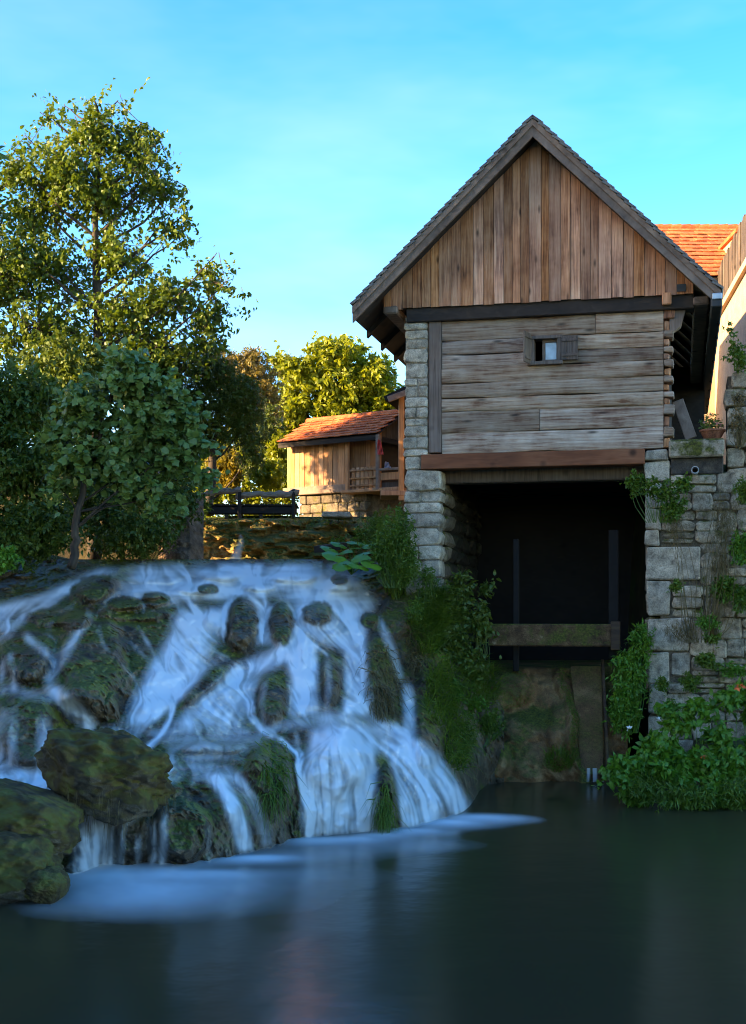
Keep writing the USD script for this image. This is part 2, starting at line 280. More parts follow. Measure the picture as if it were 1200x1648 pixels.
leaf('dry_grass', [(0.1, (0.10, 0.075, 0.035)), (0.5, (0.20, 0.16, 0.085)), (0.9, (0.33, 0.28, 0.17))], trans=0.2)

def water_look(name, col):
    mat(name, {'at': ('attribute', {'attribute': 'cover'}), 'd': ('diffuse_bsdf', {'color': col}), 'tl': ('translucent_bsdf', {'color': col}),
               'm0': ('mix_closure', {'fac': 0.22}), 't': ('transparent_bsdf', {}), 'm': ('mix_closure', {})},
        [('d.BSDF', 'm0.closure1'), ('tl.BSDF', 'm0.closure2'), ('t.BSDF', 'm.closure1'), ('m0.closure', 'm.closure2'), ('at.fac', 'm.fac')], surface='m.closure')
water_look('white_water', (0.95, 0.91, 0.86))
water_look('pool_foam', (0.93, 0.90, 0.86))
mat('pool_water', {'tc': ('texture_coordinate', {}), 'mp': ('mapping', {'scale': (0.5, 0.5, 0.5)}), 'n': ('noise_texture', {'scale': 1.6, 'detail': 4.0, 'roughness': 0.55}),
                   'bp': ('bump', {'strength': 0.25, 'distance': 0.06}), 'p': ('principled_bsdf', {'base_color': (0.028, 0.024, 0.011), 'roughness': 0.20, 'ior': 1.33, 'specular_ior_level': 0.34})},
    [('tc.object', 'mp.vector'), ('mp.vector', 'n.vector'), ('n.fac', 'bp.height'), ('bp.normal', 'p.normal')])
mat('window_glass', {'t': ('transparent_bsdf', {'color': (0.9, 0.93, 0.95)}), 'g': ('glossy_bsdf', {'roughness': 0.02}), 'f': ('fresnel', {'IOR': 1.5}), 'm': ('mix_closure', {})},
    [('f.fac', 'm.fac'), ('t.BSDF', 'm.closure1'), ('g.BSDF', 'm.closure2')], surface='m.closure')

# ------------------------------------------------------------------ terrain and pool
def sstep(a, b, x): t = np.clip((x - a) / (b - a), 0, 1); return t * t * (3 - 2 * t)
def terrain(x, y):
    toe = np.interp(x, [-7, -3.5, -1.0, 0.8, 1.4, 1.7], [13.6, 14.8, 16.8, 18.6, 20.6, 23.5])
    left = -0.9 + 3.9 * np.clip((y - toe) / (24.2 - toe), 0, 1.0) + 1.9 * sstep(27.6, 28.4, y)
    bank = sstep(-4.0, -6.0, x + 0.25 * np.minimum(22 - y, 0) * 0 ) * sstep(15, 23, y) * 0.9 + sstep(-6, -14, x) * 2.2 * sstep(11, 19, y)
    left = left + bank + sstep(28, 60, y) * sstep(2, -30, x) * 3.0
    right = -0.9 + 1.7 * sstep(18.6, 21.4, y) + 4.6 * sstep(22.3, 22.9, y)
    mid = -0.9 + 5.8 * sstep(27.6, 28.4, y)
    wr = sstep(4.9, 5.3, x); wl = 1 - sstep(1.0, 1.25, x)
    wl = np.where(y > 28.5, 1 - sstep(1.0, 6.0, x), wl)
    h = mid * (1 - wr) * (1 - wl) + right * wr + left * wl
    h = h + sstep(5.5, 2.5, y) * 2.0 + sstep(-5.0, -7.0, x) * 2.0 * sstep(7, 10, y) * sstep(17, 14, y)
    h = h + sstep(12, 20, np.abs(x)) * sstep(25, 5, y) * 1.6
    h = h + sstep(-33, -40, x) * sstep(-50, -43, x) * 28.0 * sstep(11.6, 9.4, y) * sstep(-80, -30, y)  # unseen steep hill added to block the sun from mill and cascade
    return h + 0.12 * (meshkit.fbm(np.stack([x * 0.8, y * 0.8, 0 * x], -1), 3, 5) - 0.5)
gx = np.concatenate([np.linspace(-600, -90, 10), np.linspace(-80, -30, 40), np.linspace(-28, -8, 20), np.linspace(-7.8, 8, 130), np.linspace(8.5, 28, 20), np.linspace(40, 600, 14)])
gy = np.concatenate([np.linspace(-300, -90, 6), np.linspace(-80, -4, 16), np.linspace(-2, 12.2, 30), np.linspace(12.4, 30, 120), np.linspace(31, 60, 20), np.linspace(75, 900, 14)])
GX, GY = np.meshgrid(gx, gy)
def grid_faces(ny, nx):
    i, j = np.meshgrid(np.arange(ny - 1), np.arange(nx - 1), indexing='ij'); a = (i * nx + j).ravel()
    return np.vstack([np.c_[a, a + 1, a + nx + 1], np.c_[a, a + nx + 1, a + nx]])
top('ground', (np.stack([GX, GY, terrain(GX, GY)], -1).reshape(-1, 3), grid_faces(*GX.shape)), 'soil', kind='structure', smooth=True)
px_, py_ = np.meshgrid(np.linspace(-30, 30, 61), np.linspace(2, 25, 47))
top('pool', (np.stack([px_, py_, 0 * px_], -1).reshape(-1, 3), grid_faces(*px_.shape)), 'pool_water', kind='structure', smooth=True)

# ------------------------------------------------------------------ the tufa cascade
STEP = 1.5
cu, cv = np.arange(-170, 812, STEP), np.arange(900, 1470, STEP)
U, V = np.meshgrid(cu, cv)
def z0(py): return F_PX * ZC / (py - HY)
ctrl = [(-170, 1010, 20.0), (-170, 1120, 18.0), (-170, 1240, 16.0), (-170, 1330, 14.6), (-170, 1430, 13.6),
        (0, 985, 21.0), (0, 1010, 20.0), (0, 1090, 18.3), (0, 1160, 17.0), (0, 1228, 16.4), (0, 1250, 15.6), (0, 1330, 14.9), (0, 1440, 14.0),
        (60, 962, 21.8), (60, 1030, 19.4), (90, 1110, 17.6), (90, 1228, 16.3), (70, 1258, 15.6), (120, 1288, 15.0), (150, 1300, 14.95), (120, 1405, 14.2), (160, 1395, 14.65),
        (190, 912, 22.8), (100, 935, 22.3), (0, 940, 22.3), (-170, 950, 21.8), (-170, 900, 23), (0, 900, 23.2), (190, 900, 24.5),
        (350, 908, 23.6), (520, 906, 24.0), (350, 900, 25.5), (540, 900, 25.5), (560, 930, 23.5), (605, 960, 23.0), (640, 930, 23.3), (640, 900, 23.6),
        (120, 985, 20.8), (200, 970, 21.5), (300, 970, 21.8), (400, 965, 22.4), (500, 960, 22.8), (560, 985, 22.4),
        (150, 1030, 19.6), (110, 1150, 17.6), (160, 1170, 17.4), (210, 1165, 17.5), (250, 1000, 20.8), (330, 1000, 21.2), (300, 1060, 19.5), (240, 1120, 18.2), (370, 1035, 20.8),
        (340, 1110, 18.8), (290, 1160, 17.6), (410, 1060, 20.2), (430, 1080, 19.6), (430, 1165, 18.2), (375, 1165, 17.9), (490, 1040, 20.6), (490, 1150, 18.5), (530, 1045, 20.8), (530, 1140, 18.7),
        (575, 1020, 21.6), (575, 1145, 18.9), (615, 1010, 22.2), (620, 1140, 20.0), (615, 1168, 19.2), (650, 1105, 20.9), (655, 1180, 19.3),
        (225, 1180, 17.2), (330, 1180, 17.2), (330, 1225, 16.5), (400, 1195, 17.2), (350, 1250, 15.9), (380, 1300, 15.5), (270, 1255, 15.7), (260, 1290, 15.3), (200, 1320, 15.0), (230, 1394, z0(1394)), (330, 1388, z0(1388)), (400, 1370, z0(1370)), (440, 1362, z0(1362)),
        (460, 1170, 17.9), (550, 1168, 18.1), (550, 1200, 17.5), (490, 1346, z0(1346)), (600, 1338, z0(1338)), (655, 1332, z0(1332)), (700, 1322, z0(1322)), (745, 1306, z0(1306)), (762, 1290, z0(1290)), (780, 1262, z0(1262)),
        (660, 1195, 18.9), (700, 1235, 18.8), (720, 1215, 19.6), (740, 1260, 19.2), (680, 1150, 20.3), (720, 1150, 21.0), (760, 1200, 21.2), (780, 1240, 21.6), (810, 1250, 22.2),
        (660, 1000, 22.3), (700, 1050, 22.0), (700, 960, 22.9), (760, 1100, 22.2), (810, 1150, 22.8), (810, 1000, 23.4), (810, 900, 23.8), (720, 900, 23.6)]
ctrl += [(x, y + 70, z0(y) - 0.15) for x, y in ((110, 1400), (230, 1394), (330, 1388), (440, 1362), (490, 1346), (600, 1338), (700, 1322), (745, 1306), (762, 1290), (790, 1262))]
ctrl = np.array(ctrl, float)
D = RBFInterpolator(ctrl[:, :2] / 100, ctrl[:, 2], kernel='linear', smoothing=0.02)(np.c_[U.ravel(), V.ravel()] / 100).reshape(U.shape)
D = gaussian_filter(D, 2.0)
def dome(px, py, rx, ry, h, ang=0.0):
    global D
    a = math.radians(ang); dx, dy = U - px, V - py
    x, y = (dx * math.cos(a) + dy * math.sin(a)) / rx, (-dx * math.sin(a) + dy * math.cos(a)) / ry
    n = meshkit.fbm(np.stack([U / 26, V / 26, 0 * U + px], -1), 3, 3) - 0.5
    r2 = x ** 2 + y ** 2 + 0.7 * n
    D = D - h * sstep(1.15, 0.25, r2)
for b in ((150, 1070, 62, 85, 0.55), (135, 1130, 45, 40, 0.25), (40, 1055, 52, 42, 0.5), (45, 1175, 58, 62, 0.55), (10, 1248, 40, 14, 0.25), (437, 1128, 26, 46, 0.4), (532, 1095, 17, 46, 0.35),
          (330, 1100, 62, 17, 0.35, -38), (435, 1238, 42, 66, 0.45), (545, 1225, 60, 60, 0.25), (620, 1285, 22, 52, 0.38), (295, 1338, 52, 52, 0.5), (215, 1345, 32, 46, 0.3),
          (612, 1075, 30, 75, 0.5), (690, 1180, 30, 55, 0.4), (215, 985, 66, 16, 0.25), (90, 992, 60, 16, 0.25), (180, 1150, 14, 36, 0.25), (340, 1205, 50, 12, 0.25), (400, 1215, 40, 40, 0.2),
          (640, 990, 26, 40, 0.25), (700, 1090, 32, 50, 0.3), (560, 1090, 10, 40, -0.1), (300, 955, 40, 8, 0.2), (345, 1000, 20, 20, 0.15), (475, 930, 40, 9, 0.35), (360, 928, 40, 8, 0.35), (260, 935, 30, 8, 0.3), (420, 945, 34, 9, 0.3), (545, 945, 26, 10, 0.3), (310, 948, 30, 8, 0.3), (230, 958, 34, 8, 0.3)):
    dome(*b)
KNOBS = [(390, 1006, 27, 46, .55), (452, 1006, 20, 36, .45), (511, 989, 25, 21, .45), (150, 948, 40, 22, .5, -18), (250, 966, 24, 12, .4), (203, 972, 30, 11, .35), (594, 1000, 15, 13, .3), (335, 950, 18, 9, .3), (120, 1000, 26, 16, .35), (545, 935, 14, 9, .25)]
for b in KNOBS: dome(b[0], b[1], b[2] * 1.05, b[3] * 1.05, b[4], b[5] if len(b) > 5 else 0)
Dbase = D.copy()
def world_of(Dm): return np.stack([Dm * (U - CX) / F_PX, Dm, ZC + Dm * (HY - V) / F_PX], -1)
P3 = world_of(D)
rough = 0.46 * (meshkit.fbm(P3 * np.array([2.4, 2.4, 1.6]), 5, 11) - 0.5) + 0.22 * (np.abs(meshkit.fbm(P3 * np.array([6.5, 6.5, 4.0]), 4, 21) - 0.5) * 2 - 0.3) + 0.04 * (meshkit.fbm(P3 * 17, 3, 31) - 0.5)
D = D - rough
keepz = world_of(D)
ok = (keepz[..., 2] > -0.5) & ~((U > 692) & (V < 968 + 1.45 * (U - 692)))
fcs = grid_faces(*U.shape)
top('cascade_rock', (keepz.reshape(-1, 3), fcs[ok.ravel()[fcs].all(1)]), 'tufa', kind='structure', smooth=True)

# white water: sheets between two flow lines, combed into strands along the flow
cover = np.zeros_like(U)
def flowline(pts, n):
    p = np.array(pts, float); s = np.r_[0, np.cumsum(np.linalg.norm(np.diff(p, axis=0), axis=1))]
    t = np.linspace(0, s[-1], n); q = np.c_[np.interp(t, s, p[:, 0]), np.interp(t, s, p[:, 1])]
    k = max(2, n // 14)
    return np.c_[gaussian_filter(q[:, 0], k, mode='nearest'), gaussian_filter(q[:, 1], k, mode='nearest')]
seed_ = [0]
def sheet(L, R, d, streak=0.6, freq=7.0, edge=0.18, fade=(0.12, 0.06), along=2.0):
    global cover
    seed_[0] += 1
    L_, R_ = flowline(L, 500), flowline(R, 500)
    wid = max(np.abs(L_ - R_).max() / STEP * 2.2, 30); m = int(wid)
    s, t = np.meshgrid(np.linspace(0, 1, m), np.linspace(0, 1, 500))
    q = L_[:, None] * (1 - s[..., None]) + R_[:, None] * s[..., None]
    n1 = meshkit.fbm(np.stack([s * freq * 1.5, t * along, 0 * s], -1), 4, 100 + seed_[0])
    n2 = meshkit.fbm(np.stack([s * freq * 0.4, t * along * 1.5, 0 * s + 5], -1), 2, 200 + seed_[0])
    comb = sstep(0.30, 0.66, 0.68 * n1 + 0.32 * n2)
    edge = edge * 1.5; ef = sstep(0, edge, s + 0.08 * (n2 - 0.5)) * sstep(0, edge, 1 - s + 0.08 * (n2 - 0.5))
    tf = sstep(-0.001, fade[0], t) * sstep(-0.001, fade[1], 1 - t)
    streak = streak * .7; val = d * ef * tf * ((1 - streak) + streak * 1.4 * comb)
    g = np.zeros_like(cover)
    ii = np.round((q[..., 1] - cv[0]) / STEP).astype(int); jj = np.round((q[..., 0] - cu[0]) / STEP).astype(int)
    o = (ii >= 0) & (ii < len(cv)) & (jj >= 0) & (jj < len(cu))
    np.maximum.at(g, (ii[o], jj[o]), val[o])
    g = gaussian_filter(np.maximum(g, 0), (2.6, 1.7))
    cover = 1 - (1 - cover) * (1 - np.clip(g, 0, 0.97))
def strand(pts, w, d, streak=0.35, **k):
    p = np.array(pts, float); t = np.gradient(p, axis=0); t /= np.linalg.norm(t, axis=1, keepdims=True); nn = np.c_[-t[:, 1], t[:, 0]]
    ww = np.broadcast_to(w, len(p))[:, None] / 2
    sheet(p + nn * ww, p - nn * ww, d, streak, freq=k.pop('freq', 2.5), edge=0.45, **k)
# the way water runs over the rock: gravity along the surface, in steps of the rock's own grid
from scipy.ndimage import map_coordinates
Ds = gaussian_filter(D, 2.5); Ps = world_of(Ds); Pv, Pu = np.gradient(Ps, axis=(0, 1))
E_, F_, G_ = (Pu * Pu).sum(-1), (Pu * Pv).sum(-1), (Pv * Pv).sum(-1); gu, gv = -Pu[..., 2], -Pv[..., 2]; det = E_ * G_ - F_ ** 2
fu, fv = (G_ * gu - F_ * gv) / det, (E_ * gv - F_ * gu) / det; fv = np.maximum(fv, .25 * np.hypot(fu, fv)); ln = np.hypot(fu, fv) + 1e-9
fu, fv = gaussian_filter(fu / ln, 2), gaussian_filter(fv / ln, 2); ln = np.hypot(fu, fv) + 1e-9; fu, fv = fu / ln, fv / ln
rl_ = np.random.default_rng(17); grain = gaussian_filter(rl_.normal(size=U.shape), .9); coarse = gaussian_filter(rl_.normal(size=U.shape), 2.6); I0, J0 = np.meshgrid(np.arange(U.shape[0]), np.arange(U.shape[1]), indexing='ij')
def comb_along(tex, n):
    acc = np.zeros_like(tex)
    for sg in (1, -1):
        i_, j_ = I0.astype(float), J0.astype(float)
        for _ in range(n):
            a_, b_ = map_coordinates(fv, [i_, j_], order=1, mode='nearest'), map_coordinates(fu, [i_, j_], order=1, mode='nearest')
            i_, j_ = i_ + sg * a_, j_ + sg * b_; acc += map_coordinates(tex, [i_, j_], order=1, mode='nearest')
    return acc / acc.std()
lic = .75 * comb_along(grain, 38) + .5 * comb_along(coarse, 40); lic = np.clip(.5 + .28 * lic, 0, 1)
n_p = 9000; pj = (rl_.uniform(175, 560, n_p) - cu[0]) / STEP; pi_ = (np.interp(pj * STEP + cu[0], [175, 210, 545, 600], [918, 909, 907, 940]) - cv[0]) / STEP
pj = np.r_[pj, (rl_.uniform(-150, 170, 3500) - cu[0]) / STEP]; pi_ = np.r_[pi_, (np.interp(pj[n_p:] * STEP + cu[0], [-150, 0, 170], [1005, 990, 915]) - cv[0]) / STEP]
vj, vi = np.zeros(len(pj)), np.ones(len(pj)); carried = np.zeros_like(U)
for _ in range(620):
    a_, b_ = map_coordinates(fv, [pi_, pj], order=1, mode='nearest'), map_coordinates(fu, [pi_, pj], order=1, mode='nearest')
    vi, vj = .86 * vi + .14 * a_, .86 * vj + .14 * b_ + rl_.normal(size=len(pj)) * .012; pi_, pj = pi_ + .8 * vi, pj + .8 * vj
    ii, jj = np.round(pi_).astype(int), np.round(pj).astype(int); o = (ii >= 0) & (ii < len(cv)) & (jj >= 0) & (jj < len(cu)); np.add.at(carried, (ii[o], jj[o]), 1.0)
carried = gaussian_filter(carried, 1.3); carried = 1 - np.exp(-carried / np.percentile(carried[carried > .05], 75) * .9)
dry = np.zeros_like(U)
for px, py, rx, ry, ang in [(150, 1075, 62, 84, 0), (190, 1010, 60, 22, 0), (40, 1060, 50, 34, 0), (40, 1185, 52, 46, 0), (437, 1125, 24, 46, 0), (532, 1095, 16, 42, 0), (330, 1098, 64, 14, -38), (432, 1240, 32, 66, 0), (617, 1282, 18, 50, 0), (298, 1335, 24, 48, 0), (222, 1350, 26, 36, 0), (612, 1080, 28, 80, 0), (690, 1180, 30, 50, 0), (80, 990, 40, 12, 0)]:
    a = math.radians(ang); dx, dy = U - px, V - py; n_ = meshkit.fbm(np.stack([U / 14, V / 22, 0 * U + px], -1), 3, 8) - .5
    dry = np.maximum(dry, sstep(1.25, .55, ((dx * math.cos(a) + dy * math.sin(a)) / rx) ** 2 + ((-dx * math.sin(a) + dy * math.cos(a)) / ry) ** 2 + .9 * n_))
knob = np.zeros_like(U)
for b in KNOBS:
    a = math.radians(b[5] if len(b) > 5 else 0); dx, dy = U - b[0], V - b[1] + 2; n_ = meshkit.fbm(np.stack([U / 9, V / 9, 0 * U + b[0]], -1), 3, 8) - .5
    knob = np.maximum(knob, sstep(1.2, .7, ((dx * math.cos(a) + dy * math.sin(a)) / b[2]) ** 2 + ((-dx * math.sin(a) + dy * math.cos(a)) / b[3]) ** 2 + .7 * n_))
lowend = sstep(1000, 1060, V)
cover = .62 * carried * sstep(.30, .80, lic) * (1 - .88 * dry)
# the rim
sheet([(168, 911), (118, 934), (55, 962), (-60, 985)], [(215, 913), (165, 934), (118, 954), (-40, 1004)], 0.85, 0.45, 5)
sheet([(205, 908), (190, 925), (178, 945), (150, 962)], [(548, 905), (572, 928), (598, 950), (612, 972)], 0.70, 0.92, 16, 0.08, (0.16, 0.15), 5)
sheet([(225, 940), (205, 950), (120, 972)], [(420, 930), (400, 950), (300, 978)], 0.4, 0.7, 9, 0.2, (0.2, 0.3))
sheet([(300, 915), (340, 935), (420, 955)], [(420, 908), (520, 925), (610, 950)], 0.5, 0.7, 8, 0.2, (0.2, 0.3))
sheet([(440, 955), (455, 975), (470, 1010), (455, 1050)], [(600, 950), (618, 965), (600, 990), (556, 1040)], 0.7, 0.5, 10, 0.15, (0.2, 0.2))
# the big chute
sheet([(275, 978), (255, 1030), (220, 1100), (186, 1172)], [(372, 965), (374, 1010), (330, 1078), (240, 1174)], 0.95, 0.35, 8, 0.2, (0.1, 0.05))
sheet([(300, 1080), (270, 1120), (225, 1165)], [(365, 1050), (320, 1095), (255, 1160)], 0.5, 0.6, 5)
strand([(235, 1170), (200, 1178), (160, 1176)], 16, 0.5)
# left streams
strand([(148, 985), (125, 1018), (98, 1065), (74, 1102)], [12, 20, 20, 20], 0.8)
strand([(70, 1100), (100, 1124), (128, 1150), (150, 1178)], [24, 34, 34, 40], 0.8)
strand([(45, 980), (36, 1000), (10, 1008), (-60, 1006)], 18, 0.7)
strand([(36, 1020), (74, 1050), (96, 1080)], 10, 0.7)
strand([(15, 1050), (20, 1080), (22, 1112)], 9, 0.6); strand([(3, 1060), (3, 1118)], 10, 0.6); strand([(-40, 1050), (-44, 1120)], 14, 0.5)
strand([(-60, 1112), (0, 1108), (30, 1112), (90, 1128)], 14, 0.45)
sheet([(-90, 1130), (-96, 1240)], [(40, 1135), (30, 1240)], 0.42, 0.9, 9, 0.1, (0.3, 0.05))
sheet([(58, 1150), (56, 1240)], [(86, 1152), (86, 1240)], 0.45, 0.7, 4)
sheet([(-120, 1236), (-100, 1262), (40, 1290)], [(60, 1232), (118, 1240), (130, 1292)], 0.72, 0.3, 4, 0.25, (0.3, 0.1))
sheet([(66, 1245), (82, 1275), (112, 1330), (104, 1412)], [(150, 1245), (185, 1285), (188, 1340), (195, 1404)], 0.80, 0.3, 3.5, 0.3, (0.2, 0.03))
# second tier
sheet([(404, 968), (408, 1000), (404, 1040)], [(438, 968), (440, 1000), (446, 1040)], 0.55, 0.5, 4)
sheet([(462, 1000), (440, 1040), (400, 1060), (362, 1085)], [(520, 1000), (500, 1040), (470, 1062), (420, 1085)], 0.75, 0.5, 6)
sheet([(384, 1060), (345, 1098), (290, 1150), (262, 1176)], [(452, 1052), (425, 1080), (410, 1125), (398, 1182)], 0.62, 0.75, 12, 0.12, (0.15, 0.1))
strand([(372, 1080), (366, 1120), (364, 1178)], 10, 0.7)
sheet([(448, 1050), (462, 1085), (462, 1158)], [(510, 1020), (513, 1060), (517, 1152)], 0.85, 0.4, 6)
sheet([(520, 1000), (524, 1040)], [(560, 1000), (560, 1050)], 0.6, 0.5, 4)
sheet([(545, 1000), (550, 1060), (548, 1152)], [(596, 985), (592, 1050), (604, 1158)], 0.9, 0.35, 5)
strand([(526, 1060), (530, 1100), (522, 1148)], 8, 0.35); strand([(428, 1090), (420, 1130), (424, 1170)], 7, 0.3)
strand([(606, 992), (618, 1015), (634, 1055), (646, 1098)], [10, 12, 12, 8], 0.8)
sheet([(645, 1098), (648, 1140), (646, 1188)], [(664, 1102), (668, 1140), (672, 1194)], 0.65, 0.5, 3)
# lower tier
strand([(395, 1188), (458, 1168), (515, 1156), (570, 1156), (618, 1174), (668, 1196)], [10, 16, 34, 36, 30, 20], 0.6, 0.7, along=4, freq=3.5)
sheet([(585, 1150), (650, 1195), (694, 1250), (722, 1322)], [(640, 1166), (710, 1216), (746, 1268), (772, 1308)], 0.92, 0.35, 6, 0.22, (0.1, 0.02))
sheet([(492, 1165), (486, 1220), (484, 1350)], [(600, 1165), (606, 1220), (604, 1345)], 0.62, 0.95, 13, 0.06, (0.08, 0.02), 1.3)
sheet([(600, 1180), (628, 1230), (648, 1338)], [(664, 1200), (700, 1250), (722, 1326)], 0.70, 0.9, 11, 0.06, (0.1, 0.02), 1.3)
strand([(516, 1180), (518, 1250), (520, 1346)], [22, 18, 14], 0.7); strand([(560, 1190), (574, 1250), (580, 1345)], [20, 20, 16], 0.65); strand([(606, 1230), (602, 1345)], 7, 0.35)
strand([(630, 1215), (648, 1270), (660, 1335)], [12, 14, 12], 0.7); strand([(676, 1235), (692, 1290), (692, 1325)], [12, 10, 9], 0.6)
sheet([(500, 1160), (496, 1180), (500, 1215)], [(640, 1172), (650, 1190), (660, 1215)], 0.5, 0.5, 12)
strand([(476, 1180), (480, 1210), (482, 1245)], 7, 0.4)
# shelves in the middle
for y, a, b, d in ((1178, 225, 410, 0.8), (1190, 250, 425, 0.65), (1204, 262, 405, 0.75), (1220, 270, 400, 0.6), (1236, 262, 380, 0.75), (1252, 300, 385, 0.5)):
    strand([(a, y + 3), ((a + b) / 2, y - 3), (b, y + 2)], [9, 15, 9], d, 0.5, freq=3, along=5)
strand([(284, 1205), (274, 1225), (263, 1260), (261, 1295), (262, 1340), (260, 1402)], [20, 16, 12, 14, 18, 20], 0.85)
strand([(262, 1292), (228, 1304), (196, 1328), (194, 1396)], [9, 10, 9, 12], 0.5); strand([(222, 1345), (222, 1396)], 8, 0.4); strand([(240, 1318), (242, 1396)], 6, 0.25)
sheet([(318, 1238), (352, 1280), (372, 1330), (382, 1376)], [(352, 1238), (384, 1280), (402, 1330), (410, 1374)], 0.75, 0.6, 4)
sheet([(352, 1236), (388, 1275), (412, 1320), (424, 1368)], [(380, 1236), (412, 1280), (432, 1320), (444, 1366)], 0.55, 0.7, 4)
strand([(262, 1262), (300, 1244), (345, 1240)], 8, 0.5); strand([(335, 1330), (336, 1388)], 6, 0.3)
fine2 = meshkit.fbm(np.stack([(U + 1.2 * V) / 30, V / 5.0, 0 * U], -1), 3, 401); top_ = sstep(985, 960, V)
cover = gaussian_filter(cover, (1.0, 0.7)) * (1.12 + (1.65 - 1.0 * top_) * (lic - .5) + top_ * 1.1 * (fine2 - .5)) * (1 - .97 * knob)
cover = np.clip(gaussian_filter(cover, (0.7, 0.5)), 0, 0.985)
Dw = np.minimum(gaussian_filter(D, 5), gaussian_filter(np.minimum(D, gaussian_filter(D, 2)), 1.5)) - 0.06 - 0.06 * gaussian_filter(cover, 2)
Wp = world_of(Dw)
live = (gaussian_filter(cover, 1.0) > 0.012) & (Wp[..., 2] > -0.05)
wf = fcs[live.ravel()[fcs].all(1)]
idx = np.unique(wf); re = np.zeros(U.size, int); re[idx] = np.arange(len(idx))
top('waterfall_water', (Wp.reshape(-1, 3)[idx], re[wf]), 'white_water', kind='structure', smooth=True, cover=cover.ravel()[idx])

# foam drifting on the pool
fx, fy = np.meshgrid(np.arange(-5, 4.2, 0.04), np.arange(8.5, 20.5, 0.05))
fc = np.zeros_like(fx)
def foam(px, py, rx, ry, d, ang=0.0):
    """An ellipse of foam around the place on the water that the pixel shows; rx, ry in metres."""
    global fc
    Y = z0(py); X = Y * (px - CX) / F_PX; a = math.radians(ang); dx, dy = fx - X, fy - Y
    x, y = (dx * math.cos(a) + dy * math.sin(a)) / rx, (-dx * math.sin(a) + dy * math.cos(a)) / ry
    fc = 1 - (1 - fc) * (1 - d * np.exp(-(x * x + y * y)))
for a in ((120, 1402, .4, .35, .8), (170, 1400, .4, .35, .8), (225, 1399, .4, .28, .7), (262, 1402, .25, .3, .7), (300, 1393, .3, .22, .45), (345, 1388, .3, .2, .45), (210, 1450, .8, .7, .16), (330, 1450, 1.2, .8, .09), (450, 1410, 1.2, .7, .09), (150, 1412, 0.55, 0.45, 0.75), (215, 1428, 0.8, 0.6, 0.55), (270, 1412, 0.5, 0.25, 0.6), (330, 1410, 0.7, 0.3, 0.5), (235, 1448, 0.7, 0.5, 0.20), (320, 1428, 0.8, 0.38, 0.24), (430, 1384, 0.35, 0.22, 0.7), (395, 1386, 0.3, 0.2, 0.6),
          (500, 1356, 0.35, 0.28, 0.6), (555, 1354, 0.45, 0.25, 0.65), (610, 1347, 0.35, 0.25, 0.5), (660, 1340, 0.4, 0.28, 0.7), (720, 1327, 0.5, 0.35, 0.8), (770, 1318, 0.45, 0.35, 0.75), (820, 1320, 0.3, 0.28, 0.5), (480, 1375, 0.9, 0.5, 0.18), (640, 1362, 0.9, 0.5, 0.15)):
    foam(*a)
fc *= 0.62 + 0.76 * meshkit.fbm(np.stack([fx * 2.2 + fy * .8, fy * 1.0 - fx * .5, 0 * fx], -1), 4, 9); fc = np.clip(fc, 0, 0.93)
fc *= sstep(0.0, 0.12, fc)
ff = grid_faces(*fx.shape); lv = fc.ravel() > 0.004; ff = ff[lv[ff].all(1)]
idx = np.unique(ff); re = np.zeros(fx.size, int); re[idx] = np.arange(len(idx))
top('pool_foam', (np.stack([fx, fy, 0 * fx + 0.012 + 0.03 * fc], -1).reshape(-1, 3)[idx], re[ff]), 'pool_foam', kind='structure', smooth=True, cover=fc.ravel()[idx])

# ------------------------------------------------------------------ loose boulders standing in the fall
def boulder(px, py, Y, rx, rz, ry, label, seed, tilt=0.0, rough=0.28, mt='mossy_rock', sub=5, power=2.6, group=None):
    if Y > 20: Y = float(Dw[int((py - cv[0]) / STEP), int((px - cu[0]) / STEP)]) + .03; mt = 'wet_rock'; rough *= 1.5
    c = at(px, py, Y); k = Y / F_PX
    s = trimesh.creation.icosphere(subdivisions=sub); n = s.vertices.copy()
    v = n / (np.abs(n) ** power).sum(1, keepdims=True) ** (1 / power)
    d = meshkit.fbm(n * 1.4 + seed * 7.1, 4, seed) - 0.5; d2 = np.abs(meshkit.fbm(n * 3.4 + seed, 4, seed + 3) - 0.5); d3 = meshkit.fbm(n * 11 + seed, 3, seed + 5) - 0.5
    v = v * (1 + rough * 3.2 * d - rough * 0.9 * d2 + rough * 0.15 * d3)[:, None]
    rq = np.random.default_rng(seed + 900)
    for _ in range(4 if mt == 'wet_rock' else 3):
        nn_ = rq.normal(size=3); nn_ /= np.linalg.norm(nn_); q_ = v @ nn_; lim = rq.uniform(.62, .92); v = v - np.maximum(q_ - lim, 0)[:, None] * .62 * nn_
    v = v * (1 + .07 * d3[:, None]) * np.array([rx * k, ry, rz * k]); a = math.radians(tilt)
    v = np.c_[v[:, 0] * math.cos(a) + v[:, 2] * math.sin(a), v[:, 1], -v[:, 0] * math.sin(a) + v[:, 2] * math.cos(a)]
    x = UsdGeom.Xform.Define(stage, numbered('/World', 'mossy_boulder')); x.AddTranslateOp().Set(Gf.Vec3d(*c))
    tag(x.GetPrim(), label, 'boulder', group); pth = str(x.GetPath())
    part(pth, 'stone', trimesh.Trimesh(v, s.faces, process=False), mt, smooth=True)
    return pth, c + v, v
B = {}
B['big'] = boulder(170, 1238, 14.75, 110, 64, 0.65, 'large brown mossy boulder jutting out over the lower left fall', 1, tilt=14, rough=0.30)
B['a'] = boulder(20, 1318, 13.95, 112, 58, 0.7, 'broad dark mossy boulder at the left edge below the white basin', 2, tilt=10, rough=0.16)
B['b'] = boulder(-4, 1392, 13.35, 104, 60, 0.6, 'mossy boulder with a pale bare streak in the bottom left corner', 3, tilt=8, rough=0.2)
